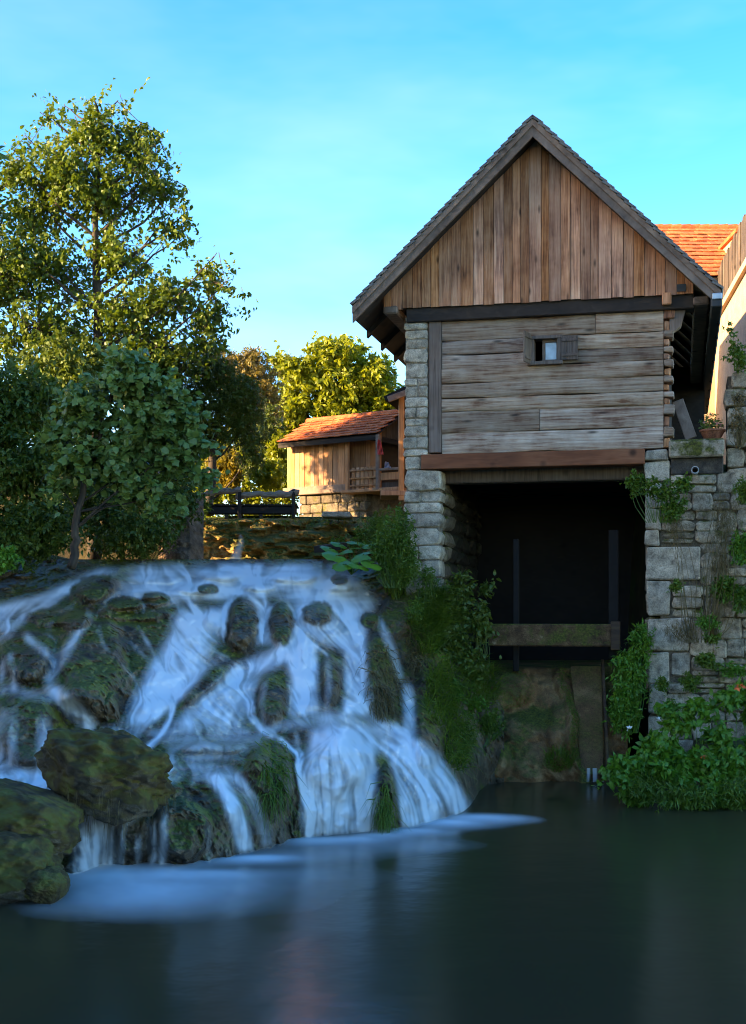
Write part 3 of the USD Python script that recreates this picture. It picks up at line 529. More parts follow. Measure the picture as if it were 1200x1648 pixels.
B['c'] = boulder(74, 1424, 13.1, 36, 30, 0.35, 'small round mossy boulder at the waterline in the lower left', 4, rough=0.16)

# ------------------------------------------------------------------ the mill
TH = math.radians(13.0)
o = at(650, 990, 22.98)
M = Frame(o, TH)
mill = thing('mill_house', 'old timber watermill with boarded gable over a dark stone opening', 'watermill', (M.o[0], M.o[1], 0), -TH)
rng = np.random.default_rng(4)
def H(px, py, w=0.0): return M.hit(px, py, w)
# roof lines, taken at the verge 0.5 m in front of the log wall
WV, WG = -0.55, -0.14
apex, el, er = H(857, 186, WV), H(567, 489, WV), H(1160, 463, WV)
DEPTH = 11.0
def roofline(side, t): a, e = np.array(apex), np.array(el if side < 0 else er); return a + (e - a) * t
th_v = 0.30                                       # height of roof edge, tile to soffit
def under(u):                                     # underside of the roof above u
    e = el if u < apex[0] else er
    return apex[1] + (e[1] - apex[1]) * (u - apex[0]) / (e[0] - apex[0]) - th_v
for side, e in ((-1, el), (1, er)):
    a = np.array(apex); e = np.array(e); d = (e - a) / np.linalg.norm(e - a)
    # roof deck, laths of shingle butts along the verge, two bargeboards
    part(mill, 'roof_deck', extrude_uz([(a[0], a[1] - 0.11), (e[0], e[1] - 0.11), (e[0], e[1] - th_v + 0.06), (a[0], a[1] - th_v + 0.02)][::side], WV + 0.09, DEPTH), 'dark_timber')
    n = 26; Ls = np.linalg.norm(e - a)
    for k in range(n):
        p, q = a + d * (k * Ls / n), a + d * min(Ls + 0.03, (k + 1.35) * Ls / n)
        nrm = np.array([-d[1], d[0]]) * (1 if side > 0 else -1)
        if nrm[1] < 0: nrm = -nrm
        poly = [p + nrm * 0.0, q + nrm * 0.028, q + nrm * -0.004, p - nrm * 0.05]
        if Polygon(poly).is_valid: part(mill, 'shingle_course', extrude_uz(poly if Polygon(poly).exterior.is_ccw else poly[::-1], WV - 0.05, DEPTH + 0.1), 'grey_roof')
    v1 = np.array([0, 1.0])
    part(mill, 'bargeboard', extrude_uz([a - v1 * 0.052, e - v1 * 0.052, e - v1 * 0.17, a - v1 * 0.17], WV - 0.03, WV + 0.03), 'roof_board')
    part(mill, 'bargeboard', extrude_uz([a - v1 * 0.165, e - v1 * 0.165, e - v1 * (th_v + 0.02), a - v1 * (th_v + 0.045)], WV, WV + 0.05), 'roof_board')
    for k in range(9):                            # purlins and rafters seen under the eave
        w = 0.5 + k * 1.15
        part(mill, 'rafter', extrude_uz([a - v1 * (th_v - 0.02), e - v1 * (th_v - 0.06), e - v1 * (th_v + 0.06), a - v1 * (th_v + 0.10)], w, w + 0.12), 'dark_timber')
part(mill, 'gutter', boxm(er[0] - 0.16, er[0] + 0.02, WV - 0.06, DEPTH, er[1] - th_v - 0.02, er[1] - 0.16, 0.02), 'dark_iron')
part(mill, 'gutter_end', boxm(er[0] - 0.14, er[0] + 0.015, WV - 0.09, WV - 0.055, er[1] - 0.20, er[1] - 0.10, 0.01), 'zinc')
part(mill, 'eave_wall', boxm(H(1070, 600, 7.5)[0] - .4, er[0] - .12, 7.4, 7.5, 3.5, er[1] + .2), 'dark_timber')
# gable boards
zb = 0.5 * (H(648, 496, WG)[1] + H(1120, 473, WG)[1])
ug0, ug1 = H(598, 494, WG)[0], H(1142, 474, WG)[0]
u = ug0
while u < ug1:
    wd = rng.uniform(0.125, 0.215); u1 = min(u + wd, ug1 + 0.02)
    us = [u + 0.004, u1 - 0.004]; zs = [under(x) + 0.05 for x in us]
    dz = rng.uniform(-0.012, 0.012); off = rng.uniform(-0.012, 0.012)
    if min(zs) > zb + 0.03:
        pts = [(us[0], zb + dz), (us[1], zb + dz)] + ([(us[1], zs[1]), (apex[0], under(apex[0]) + 0.05), (us[0], zs[0])] if us[0] < apex[0] < us[1] else [(us[1], zs[1]), (us[0], zs[0])])
        part(mill, 'gable_board', extrude_uz(pts, WG + off, WG + off + 0.03), 'gable_board')
    u = u1
hu, hz = H(1096, 463, WG - 0.03)
part(mill, 'gable_hole', boxm(hu - 0.075, hu + 0.075, WG - 0.022, WG - 0.005, hz - 0.06, hz + 0.06), 'dark_iron')
zj_top = 0.5 * (H(711, 512)[1] + H(1066, 500)[1])
part(mill, 'plate_beam', boxm(H(655, 500)[0], ug1 - 0.25, WG + 0.05, 0.25, min(zb - 0.15, zj_top - 0.035), zb + 0.02, 0.015), 'dark_timber')
part(mill, 'attic_backing', extrude_uz([(ug0 + 0.3, zb), (ug1 - 0.3, zb), (apex[0], under(apex[0]) - 0.1)], WG + 0.06, WG + 0.1), 'dark_timber')
for px in (628, 1128):
    bu, bz = H(px, 497 if px < 800 else 482, WG)
    part(mill, 'purlin_end', boxm(bu - 0.13, bu + 0.13, WG - 0.02, DEPTH, bz - 0.09, bz + 0.05, 0.03), 'roof_board')
# log wall
jl = [512, 546, 569, 590, 616, 640, 663, 696, 730]; jr = [500, 536, 561, 583, 607, 631, 651, 688, 721]
zj = [0.5 * (H(711, a)[1] + H(1066, b)[1]) for a, b in zip(jl, jr)]
ul, ur = H(711, 600)[0], H(1067, 600)[0]
uw0, uw1 = H(856, 565)[0], H(900, 565)[0]
def logm(u0, u1, w0, w1, z0_, z1_, seed):
    """A hewn log: long box with rounded, slightly wavy edges."""
    nu = max(3, int((u1 - u0) / 0.12)); prof = np.array([(0, .02), (0, .25), (0, .75), (0, .98), (.08, 1.0), (1, 1), (1, 0), (.08, 0)])
    us = np.linspace(u0, u1, nu); v = []
    for uu in us:
        n = meshkit.noise(np.array([[uu * 1.7, seed * 3.1, k] for k in (0, 1, 2, 3)]), seed) - 0.5
        v.append(np.c_[np.full(8, uu), w0 + (w1 - w0) * prof[:, 0] - 0.018 * np.array([0, 1, 1, 0, 0, 0, 0, 0]) + 0.04 * n[2] * (prof[:, 0] < .05), z0_ + (z1_ - z0_) * prof[:, 1] + 0.028 * np.where(prof[:, 1] > .5, n[0], n[1])])
    v = np.vstack(v); i, j = np.meshgrid(np.arange(nu - 1), np.arange(8), indexing='ij'); k = (j + 1) % 8
    q = np.stack([i * 8 + j, i * 8 + 8 + j, i * 8 + 8 + k, i * 8 + k], -1).reshape(-1, 4)
    f = np.vstack([q[:, [0, 2, 1]], q[:, [0, 3, 2]]])
    caps = [[0, x, x + 1] for x in range(1, 7)] + [[(nu - 1) * 8, (nu - 1) * 8 + x + 1, (nu - 1) * 8 + x] for x in range(1, 7)]
    m = trimesh.Trimesh(v, np.vstack([f, caps]), process=False); m.fix_normals(); return m
for i in range(8):
    segs = [(ul, ur)] if i not in (1, 2) else [(ul, uw0), (uw1, ur)]
    if i == 6: segs = [(ul, H(868, 680)[0] - 0.004), (H(868, 680)[0] + 0.004, ur)]
    if i == 0: segs = [(ul, H(958, 520)[0] - 0.004), (H(958, 520)[0] + 0.004, ur)]
    for a, b in segs:
        w0 = rng.uniform(-0.02, 0.02)
        part(mill, 'log', logm(a, b, w0, 0.22, zj[i + 1] + 0.001, zj[i] - 0.001, i + int(a * 7) + 3), 'grey_log', smooth=35)
part(mill, 'wall_backing', boxm(ul, uw0 - 0.02, 0.2, 0.26, zj[8], zj[0]), 'dark_timber'); part(mill, 'wall_backing', boxm(uw1 + 0.02, ur, 0.2, 0.26, zj[8], zj[0]), 'dark_timber')
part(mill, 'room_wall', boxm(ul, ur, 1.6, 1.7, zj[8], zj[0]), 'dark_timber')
# dovetailed log ends at the right corner
for i in range(8):
    zz = np.linspace(zj[i], zj[i + 1], 3)
    for k in range(2):
        out = 0.17 if (k == 0) else 0.10
        part(mill, 'log_end', boxm(ur + 0.005, ur + out + rng.uniform(-.015, .015), rng.uniform(-0.05, 0.0) if k == 0 else 0.03, 0.3, zz[k + 1] + 0.012, zz[k] - 0.008, 0.015, 0.01, rng), 'gable_board' if (i < 1 or k == 1) else 'grey_log')
for i in range(7):
    part(mill, 'side_log', boxm(ur - 0.05, ur + 0.10, 0.31, DEPTH - 0.6, zj[i + 1] + 0.01, zj[i] - 0.01, 0.03), 'dark_timber')
part(mill, 'side_log', boxm(ur - 0.05, ur + 0.10, 0.31, DEPTH - 0.6, zj[8] - 0.5, zj[7] - 0.01, 0.03), 'dark_timber')
b0u, b0z = H(1082, 493, 0.1)
part(mill, 'bracket', extrude_uz([(ur + 0.1, zj[0] - 0.42), (ur + 0.28, zj[0] - 0.3), (ur + 0.36, zj[0] - 0.02), (ur + 0.1, zj[0] - 0.02)], 0.02, 0.2), 'dark_post')
part(mill, 'tie_end', boxm(ur - 0.02, ur + 0.13, WG - 0.04, 0.3, zj[0] + 0.03, zb + 0.03, 0.015), 'gable_board')
# corner post, bottom beam and a second one behind it
p0, p1 = H(690, 600)[0], H(710, 600)[0]
part(mill, 'corner_post', boxm(p0, p1, -0.03, 0.22, H(700, 729)[1], H(700, 509)[1], 0.012), 'dark_post')
bz0, bz1 = 0.5 * (H(677, 757, -.1)[1] + H(1037, 745, -.1)[1]), 0.5 * (H(677, 734, -.1)[1] + H(1037, 719, -.1)[1])
part(mill, 'lintel_beam', boxm(H(677, 745, -.1)[0], H(1037, 745, -.1)[0], -0.10, 0.24, bz0, bz1, 0.012), 'rust_beam')
part(mill, 'inner_lintel', boxm(H(700, 770, .4)[0], H(1060, 770, .4)[0], 0.4, 0.75, bz0 - 0.2, bz0 + 0.06, 0.02), 'dark_post')
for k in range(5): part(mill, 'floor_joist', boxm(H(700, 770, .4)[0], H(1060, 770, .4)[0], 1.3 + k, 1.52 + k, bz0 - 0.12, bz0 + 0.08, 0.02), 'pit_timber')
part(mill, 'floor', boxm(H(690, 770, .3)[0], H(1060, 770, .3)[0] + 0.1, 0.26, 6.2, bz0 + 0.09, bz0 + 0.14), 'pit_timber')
# window
zt, zl = H(878, 541)[1], H(878, 588)[1]; fw = 0.055
win = part(mill, 'window_frame', cat_([boxm(uw0 - 0.02, uw0 + fw - .02, -0.06, 0.24, zl, zt, .006), boxm(uw1 - fw + .02, uw1 + 0.02, -0.06, 0.24, zl, zt, .006),
      boxm(uw0 - 0.06, uw1 + 0.05, -0.075, 0.2, zt - .055, zt, .006), boxm(uw0 - 0.08, uw1 + 0.06, -0.10, 0.2, zl, zl + .06, .006)]), 'dark_post')
um = H(872, 565)[0]
part(win, 'sash', cat_([boxm(um, um + .05, 0.03, 0.08, zl + .06, zt - .055), boxm(uw1 - fw - 0.0, uw1 - fw + .02, 0.03, 0.08, zl + .06, zt - .055), boxm(um + .05, uw1 - fw, 0.03, 0.08, zt - .10, zt - .055), boxm(um + .05, uw1 - fw, 0.03, 0.08, zl + .06, zl + .10)]), 'roof_board')
part(win, 'pane', boxm(um + .05, uw1 - fw, 0.05, 0.056, zl + .10, zt - .10), 'window_glass')
part(win, 'curtain', boxm(um + .04, uw1 - fw + .01, 0.085, 0.09, zl + .08, zt - .08), 'white_curtain')
def shutter(u0, u1, w, zlo, zhi):
    out = []; n = 3
    for k in range(n): a, b = u0 + (u1 - u0) * k / n, u0 + (u1 - u0) * (k + 1) / n; out.append(boxm(a + .002, b - .002, w - .025, w, zlo, zhi, .004))
    for zz in (zlo + .06, zhi - .1): out.append(boxm(u0 + .02, u1 - .02, w - .042, w - .026, zz, zz + .045, .004))
    return cat_(out)
part(mill, 'shutter', shutter(H(902, 560)[0], H(930, 560)[0], -0.045, H(915, 580)[1], H(915, 541)[1]), 'dark_post')
s = shutter(0, 0.30, 0, H(848, 586, -.1)[1], H(848, 537, -.1)[1]); R = trimesh.transformations.rotation_matrix(math.radians(74), [0, 0, 1])
s.apply_translation([-0.30, 0, 0]); s.apply_transform(R); s.apply_translation([uw0 - 0.03, -0.07, 0]); part(mill, 'shutter', s, 'dark_post')
# stone piers
def stone_course(parent, u0, u1, z0_, z1_, w0, w1, mt, c=0.03, jit=0.018, split=1):
    us = np.linspace(u0, u1, split + 1)
    if split > 1: us[1:-1] += rng.uniform(-.1, .1, split - 1) * (u1 - u0)
    for a, b in zip(us, us[1:]):
        part(parent, 'stone', rubble(a, b, w0 + rng.uniform(-.03, .015), w1, z0_ + .002, z1_ - .002, rng, .05), mt)
pl0, pl1, pl2 = H(650, 600)[0], H(690, 600)[0], H(711, 850)[0]
z = H(670, 508)[1]; zend = H(670, 735)[1]
while z > zend + 0.08:
    h = rng.uniform(0.11, 0.27); zn = max(z - h, zend)
    stone_course(mill, pl0 + rng.uniform(-.02, .03), pl1 - .015, zn, z, -0.02, 0.45, 'pale_stone', split=2 if rng.random() < .3 else 1); z = zn
part(mill, 'stone', boxm(pl0 + .02, H(676, 745)[0], -0.04, 0.45, bz0, zend, .03, .012, rng), 'pale_stone')
z = bz0; zfloor = H(680, 1010)[1]
pier_z = []
while z > zfloor:
    h = rng.uniform(0.17, 0.42); zn = z - h; pier_z.append((zn, z))
    stone_course(mill, pl0 - .01 + rng.uniform(-.02, .02), pl2 + rng.uniform(-.015, .015), zn, z, -0.03, 0.42, 'pale_stone' if z > zfloor + 0.5 else 'rubble_stone', split=2 if rng.random() < .55 else 1); z = zn
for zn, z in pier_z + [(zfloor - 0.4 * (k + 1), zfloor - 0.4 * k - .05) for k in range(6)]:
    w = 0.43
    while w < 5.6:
        L = rng.uniform(0.4, 0.9); part(mill, 'stone', boxm(pl0 + .1, pl2 + rng.uniform(-.06, .02), w + .008, w + L, zn + .008, z - .008, .05, .035, rng), 'grey_shaded_stone' if w < .8 else 'slimy_shaded_stone'); w += L  # darker stone further in: shade carried by the colour
part(mill, 'wall_core', boxm(pl0 + .03, pl1 - .03, 0.005, 0.4, bz0 + .02, zj[0]), 'wall_mortar'); part(mill, 'wall_core', boxm(pl0 + .04, pl2 - .06, 0.012, .4, -1.0, bz0 - .01), 'wall_mortar'); part(mill, 'wall_core', boxm(pl0 + .05, pl2 - .09, 0.405, 6, -1.0, bz0 - .012), 'slimy_shaded_stone')
part(mill, 'side_wall', boxm(pl0 + .08, pl1 - .05, 0.46, DEPTH - 1, bz0, zj[0] - .05), 'wall_mortar')
# back of the wheel pit
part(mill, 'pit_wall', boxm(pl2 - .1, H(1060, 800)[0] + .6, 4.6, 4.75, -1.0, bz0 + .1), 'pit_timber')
# sluice frame inside the opening
ws = 0.75
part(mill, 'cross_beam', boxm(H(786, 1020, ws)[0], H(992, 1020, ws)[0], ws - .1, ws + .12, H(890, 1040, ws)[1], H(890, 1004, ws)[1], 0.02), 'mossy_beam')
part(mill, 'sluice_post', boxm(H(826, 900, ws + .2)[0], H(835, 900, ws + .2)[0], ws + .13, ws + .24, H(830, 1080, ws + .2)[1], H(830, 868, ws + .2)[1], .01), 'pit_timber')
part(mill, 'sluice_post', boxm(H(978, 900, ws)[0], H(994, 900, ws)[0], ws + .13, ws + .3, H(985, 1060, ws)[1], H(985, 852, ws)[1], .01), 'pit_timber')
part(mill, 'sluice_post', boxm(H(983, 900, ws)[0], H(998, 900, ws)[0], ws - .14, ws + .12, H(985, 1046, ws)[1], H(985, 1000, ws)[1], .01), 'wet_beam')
# right pier: the big dressed blocks at the corner
RB = [(1037, 1076, 723, 742), (1037, 1078, 742, 775), (1037, 1072, 776, 818), (1038, 1063, 818, 852), (1038, 1062, 853, 878), (1039, 1126, 880, 932), (1041, 1080, 936, 992), (1042, 1110, 994, 1048), (1043, 1078, 1050, 1100), (1079, 1112, 1050, 1088), (1043, 1072, 1102, 1150), (1044, 1080, 1152, 1215)]
for x0, x1, y0, y1 in RB:
    xa, za = H(x0, y0, -0.03); xb, zb_ = H(x1, y1, -0.03)
    part(mill, 'corner_block', boxm(xa, xb - .01, -0.03 + rng.uniform(-.03, .02), 0.5, zb_ + .006, za - .006, .022, .022, rng), 'pale_stone')
ui = H(1034, 900, 0.3)[0]
for k in range(9):
    zt_ = bz0 - 0.42 * k
    for m in range(4): part(mill, 'stone', boxm(ui + .05 + rng.uniform(-.04, .03), ui + .5, 0.5 + m * .8, 1.28 + m * .8, zt_ - .41, zt_ - .01, .04, .02, rng), 'rubble_stone')

# ------------------------------------------------------------------ right retaining wall
wall = thing('retaining_wall', 'overgrown rubble stone wall right of the mill opening', 'stone wall', (M.o[0], M.o[1], 0), -TH)
part(wall, 'mortar_core', boxm(H(1062, 900)[0], H(1062, 900)[0] + 6.5, 0.03, 1.0, -0.6, H(1100, 764)[1]), 'mortar')
ru0 = H(1064, 900)[0]; z = H(1100, 764)[1]
while z > 0.2:
    h = rng.uniform(0.16, 0.36); zn = z - h; u = ru0
    pyc = HY - (0.5 * (z + zn) - ZC) * F_PX / 21.6
    for x0, x1, y0, y1 in RB:
        if y0 - 4 < pyc < y1 + 4: u = max(u, H(x1, pyc)[0])
    while u < ru0 + 4.2:
        L = rng.uniform(0.2, 0.55)
        if rng.random() < .25:
            zm = zn + h * rng.uniform(.4, .6)
            for a, b in ((zn, zm), (zm, z)): part(wall, 'stone', rubble(u, u + L, rng.uniform(-.07, .0), .3, a, b, rng), 'rubble_stone')
        else:
            part(wall, 'stone', rubble(u - .01, u + L + .01, rng.uniform(-.08, .0), .3, zn - rng.uniform(0, .03), z + rng.uniform(0, .03), rng, .12), 'rubble_stone')
        u += L
    z = zn
# upper right pillar with its own courses
pil = thing('stone_pillar', 'dark grey stone garden wall rising at the right edge', 'stone wall', (M.o[0], M.o[1], 0), -TH)
z = H(1180, 598)[1]; u0 = H(1166, 650)[0]
part(pil, 'mortar_core', boxm(u0 + .05, u0 + 2.4, .15, 1.0, H(1180, 760)[1], z - .05), 'mortar')
z2 = H(1180, 768)[1]
while z > z2:
    h = rng.uniform(.2, .34); zn = z - h; u = u0 + rng.uniform(-.03, .03)
    if z > H(1180, 612)[1]: u += 0.12
    while u < u0 + 2.4:
        L = rng.uniform(.3, .6); part(pil, 'stone', rubble(u, u + L, rng.uniform(-.02, .08), .5, zn, z, rng, .08), 'rubble_stone'); u += L
    z = zn
# mossy slab with a drain pipe under it
sl = thing('drain_slab', 'moss covered concrete slab and dark trough on the wall right of the mill', 'trough', (M.o[0], M.o[1], 0), -TH)
a0, az = H(1075, 707, -.12); a1, az2 = H(1166, 733, -.12)
part(sl, 'slab', boxm(a0, a1, -.14, 1.0, az2, az, .03, .015, rng), 'mossy_concrete')
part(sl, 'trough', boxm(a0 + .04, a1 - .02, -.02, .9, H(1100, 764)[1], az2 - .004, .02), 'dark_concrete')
pu, pz = H(1118, 757, -.2)
ring = trimesh.creation.annulus(0.048, 0.06, 0.6, sections=24); ring.apply_transform(trimesh.transformations.rotation_matrix(math.pi / 2, [1, 0, 0])); ring.apply_translation([pu, 0.0, pz])
part(sl, 'drain_pipe', ring, 'grey_plastic', smooth=40)
plk = thing('leaning_plank', 'short weathered plank leaning against the right corner of the mill', 'plank', (0, 0, 0))
pa, pb = M.world(*[H(1112, 706, .25)[0], .25, H(1112, 706, .25)[1]]), M.world(*[H(1090, 645, .32)[0], .32, H(1090, 645, .32)[1]])
part(plk, 'board', bar(pa, pb, .19, .06, up=tuple(M.ew * -1), c=.008), 'roof_board')
# flower pot
pot = thing('flower_pot', 'brown earthenware bowl of small pink flowers on the mossy slab', 'flower pot', tuple(M.world(H(1146, 706, .2)[0], .25, az)))
prof = np.array([(0.001, 0.0), (.12, 0), (.2, .15), (.215, .15), (.215, .18), (.185, .18), (.17, .13), (.001, .13)])
part(pot, 'bowl', trimesh.creation.revolve(prof, sections=32), 'terracotta', smooth=30)

# ------------------------------------------------------------------ foliage helpers
def leaf_mesh(p, ax, size, rng, wid=0.5, detail=True, droop=0.25):
    n = len(p); ax = ax / np.maximum(np.linalg.norm(ax, axis=1, keepdims=True), 1e-9)
    r = rng.normal(size=(n, 3)) + np.array([0, 0, 1.2]); s = np.cross(ax, r); s /= np.maximum(np.linalg.norm(s, axis=1, keepdims=True), 1e-9)
    nr = np.cross(s, ax); L = (size * rng.uniform(.65, 1.25, n))[:, None]; W = L * wid * rng.uniform(.8, 1.2, n)[:, None]
    if detail:
        t = [(0, 0, 0), (.3, -.5, .06), (.3, .5, .06), (.66, -.38, -.02), (.66, .38, -.02), (1.0, 0, -droop)]
        v = np.stack([p + ax * L * a + s * W * b + nr * L * c for a, b, c in t], 1)
        f = np.array([(0, 1, 2), (1, 3, 2), (2, 3, 4), (3, 5, 4)])
    else:
        t = [(0, 0, 0), (.45, -.5, .05), (.45, .5, .05), (1, 0, -droop)]
        v = np.stack([p + ax * L * a + s * W * b + nr * L * c for a, b, c in t], 1); f = np.array([(0, 1, 2), (1, 3, 2)])
    k = v.shape[1]
    return v.reshape(-1, 3), (f[None] + (np.arange(n) * k)[:, None, None]).reshape(-1, 3)

def lobed_mesh(p, ax, size, rng):
    """Five-pointed leaves, as on a maple."""
    n = len(p); ax = ax / np.linalg.norm(ax, axis=1, keepdims=True); r = rng.normal(size=(n, 3)) * .7 + np.array([0, -0.6, 1.0]); s = np.cross(ax, r); s /= np.linalg.norm(s, axis=1, keepdims=True); nr = np.cross(s, ax)
    L = (size * rng.uniform(.6, 1.2, n))[:, None]
    o_ = [(0, 0, 0), (.02, -.36, -.05), (.22, -.38, -.03), (.46, -.52, -.12), (.62, -.30, -.05), (1.0, 0, -.2), (.62, .30, -.05), (.46, .52, -.12), (.22, .38, -.03), (.02, .36, -.05)]
    v = np.stack([p + ax * L * a + s * L * b + nr * L * c for a, b, c in o_], 1)
    f = np.array([(0, 1, 2), (0, 2, 4), (2, 3, 4), (4, 5, 6), (0, 4, 6), (0, 6, 8), (6, 7, 8), (0, 8, 9)])
    return v.reshape(-1, 3), (f[None] + (np.arange(n) * 10)[:, None, None]).reshape(-1, 3)

def twigs(blobs, rng, per_m3=None, n=None, length=0.6, leaves=14, size=0.11, up=0.3, spread=0.5, shell=2.2, kind='leaf', wid=.5, droop=.25, detail=True, hang=.35):
    """Leafy twigs filling ellipsoids (centre, radii); returns leaf mesh and the twig base points."""
    P, A, ends, starts = [], [], [], []
    vol = np.array([r[0] * r[1] * r[2] for _, r in blobs]) ** (2 / 3.); cnt = np.maximum(2, (n * vol / vol.sum())).astype(int)
    for (c, r), m in zip(blobs, cnt):
        d = rng.normal(size=(m, 3)); d /= np.linalg.norm(d, axis=1, keepdims=True)
        q = np.asarray(c) + d * np.asarray(r) * (rng.random(m) ** (1 / shell))[:, None]
        dr = d * .7 + np.array([0, 0, up]) + rng.normal(size=(m, 3)) * spread; dr /= np.linalg.norm(dr, axis=1, keepdims=True)
        Ls = length * rng.uniform(.5, 1.3, m)
        starts.append(q - dr * Ls[:, None]); ends.append(q)
        t = rng.random((m, leaves)) ** .7
        pos = (q - dr * Ls[:, None])[:, None] + dr[:, None] * (Ls[:, None] * t)[..., None]
        pos = pos + rng.normal(size=pos.shape) * 0.035 * length - np.array([0, 0, 1]) * (t ** 2)[..., None] * .12 * Ls[:, None, None]
        ax = dr[:, None] * .5 + rng.normal(size=pos.shape) * .6 - np.array([0, 0, hang])
        P.append(pos.reshape(-1, 3)); A.append(ax.reshape(-1, 3))
    P, A = np.vstack(P), np.vstack(A)
    fn = lobed_mesh(P, A, size, rng) if kind == 'lobed' else leaf_mesh(P, A, size, rng, wid, detail, droop)
    return fn, np.vstack(starts), np.vstack(ends)

def limb(a, b, r0, r1, rng, sag=.12, n=7, sides=6):
    a, b = np.asarray(a, float), np.asarray(b, float); t = np.linspace(0, 1, n)[:, None]; L = np.linalg.norm(b - a)
    p = a + (b - a) * t + np.sin(t * np.pi) * (rng.normal(size=3) * sag * L * .5 - np.array([0, 0, sag * L * .6])) + rng.normal(size=(n, 3)) * .012 * L * np.sin(t * np.pi)
    return tube(p, np.linspace(r0, r1, n), sides)

def tree(name, label, cat, trunk, r0, blobs, mt, seed, group=None, bark='bark', limbs=True, sub=0.25, **k):
    """trunk: points from the base up; blobs: (centre, radii)."""
    rng = np.random.default_rng(seed); base = np.array(trunk[0])
    t = thing(name, label, cat, base, group=group); trunk = np.array(trunk, float)
    dense = np.vstack([np.linspace(trunk[i], trunk[i + 1], 6, endpoint=False) for i in range(len(trunk) - 1)] + [trunk[-1:]])
    part(t, 'trunk', tube(dense + rng.normal(size=dense.shape) * .015, np.linspace(r0, r0 * .22, len(dense)), 9), bark, smooth=True, loc=base)
    fol, st, en = twigs(blobs, rng, **k); br = []
    if limbs:
        for c, r in blobs:
            hd = np.linalg.norm((dense - c)[:, :2], axis=1); low = dense[dense[:, 2] < c[2] - .7 * hd - .1]
            j = low[-1] if len(low) else dense[len(dense) // 3]
            br.append(limb(j, np.asarray(c) + np.array([0, 0, .3 * r[2]]), r0 * .24, r0 * .06, rng, sag=.06))
        cs = np.array([c for c, _ in blobs])
        for i in rng.choice(len(st), int(len(st) * sub), replace=False):
            c = cs[np.argmin(np.linalg.norm(cs - st[i], axis=1))]
            br.append(limb(c + rng.normal(size=3) * .1, en[i], max(.006, r0 * .07), .004, rng, n=4, sides=3))
        part(t, 'branches', cat_(br), bark, smooth=True, loc=base)
    part(t, 'crown', fol, mt, loc=base)
    return t

def blob(px, py, Y, rx, rz, ry): return (at(px, py, Y), (rx * Y / F_PX, ry, rz * Y / F_PX))

def plant(name, label, cat, blobs, mt, seed, n, group=None, stems=30, **k):
    rng = np.random.default_rng(seed); cs = np.array([c for c, _ in blobs]); base = cs.mean(0); base[2] = min(c[2] - r[2] for c, r in blobs)
    t = thing(name, label, cat, base, group=group); fol, st, en = twigs(blobs, rng, n=n, **k)
    if stems:
        br = []
        for i in rng.choice(len(en), min(stems, len(en)), replace=False):
            r_ = base + (en[i] - base) * np.array([.45, .45, 0]); r_[2] = min(base[2], en[i][2]); br.append(limb(r_, en[i], .008, .003, rng, n=5, sides=3))
        part(t, 'stems', cat_(br), mt, loc=base)
    part(t, 'foliage', fol, mt, loc=base); return t

def grass(points, h, rng, lean=(0, 0, 0), w=.012, spread=.35):
    """One bent blade from every point."""
    p = np.asarray(points); n = len(p); hh = (h * rng.uniform(.5, 1.3, n))[:, None]
    d = rng.normal(size=(n, 3)) * spread + np.array([0, 0, 1.0]) + np.asarray(lean); d /= np.linalg.norm(d, axis=1, keepdims=True)
    bend = rng.normal(size=(n, 3)) * .35 * np.array([1, 1, 0]) + np.asarray(lean) * .8 - np.array([0, 0, .35]); s = np.cross(d, rng.normal(size=(n, 3))); s /= np.linalg.norm(s, axis=1, keepdims=True); s = s * w / 2
    m = p + d * hh * .55; t = p + d * hh + bend * hh * .45
    v = np.stack([p - s, p + s, m - s * .8, m + s * .8, t], 1).reshape(-1, 3); f = np.array([(0, 1, 2), (1, 3, 2), (2, 3, 4)])
    return v, (f[None] + (np.arange(n) * 5)[:, None, None]).reshape(-1, 3)

# ------------------------------------------------------------------ left trees
Yt = 27.0
big = [blob(160, 205, Yt, 44, 56, .8), blob(100, 262, Yt, 66, 62, 1.0), blob(215, 235, Yt, 50, 46, .8), blob(160, 300, Yt, 80, 64, 1.1), blob(250, 290, Yt, 40, 30, .7), blob(270, 355, Yt, 36, 18, .5), blob(60, 330, Yt + .5, 70, 64, 1.1), blob(25, 262, Yt, 30, 34, .5),
       blob(70, 430, Yt + .3, 95, 64, 1.2), blob(0, 420, Yt, 80, 76, 1.2), blob(190, 400, Yt, 62, 44, .9), blob(270, 470, Yt, 66, 42, .9), blob(335, 440, Yt, 26, 34, .4), blob(335, 505, Yt, 40, 34, .6), blob(200, 500, Yt, 90, 54, 1.1), blob(60, 530, Yt, 100, 64, 1.2), blob(325, 545, Yt, 40, 18, .5), blob(245, 565, Yt, 86, 44, 1.0), blob(-60, 330, Yt, 60, 70, 1.0), blob(-90, 480, Yt, 90, 90, 1.2)]
rw = np.random.default_rng(99)
for px, py in ((75, 185), (105, 175), (150, 158), (190, 165), (228, 200), (255, 215), (268, 260), (285, 300), (300, 345), (292, 380), (345, 415), (365, 455), (360, 500), (355, 545), (40, 222), (215, 330), (235, 420), (120, 190), (245, 250)): big.append(blob(px, py, Yt + rw.uniform(-.5, .5), rw.uniform(9, 15), rw.uniform(9, 16), .25))
tree('tall_tree', 'tall airy broadleaf tree rising against the sky at the left', 'tree', [at(150, 900, Yt), at(150, 700, Yt), at(158, 500, Yt), at(152, 380, Yt), at(162, 190, Yt)], .15, big, 'tall_leaf', 21, n=2000, length=.9, leaves=18, size=.115, wid=.52, up=.45, sub=.35, shell=2.8)
Ym = 20.8
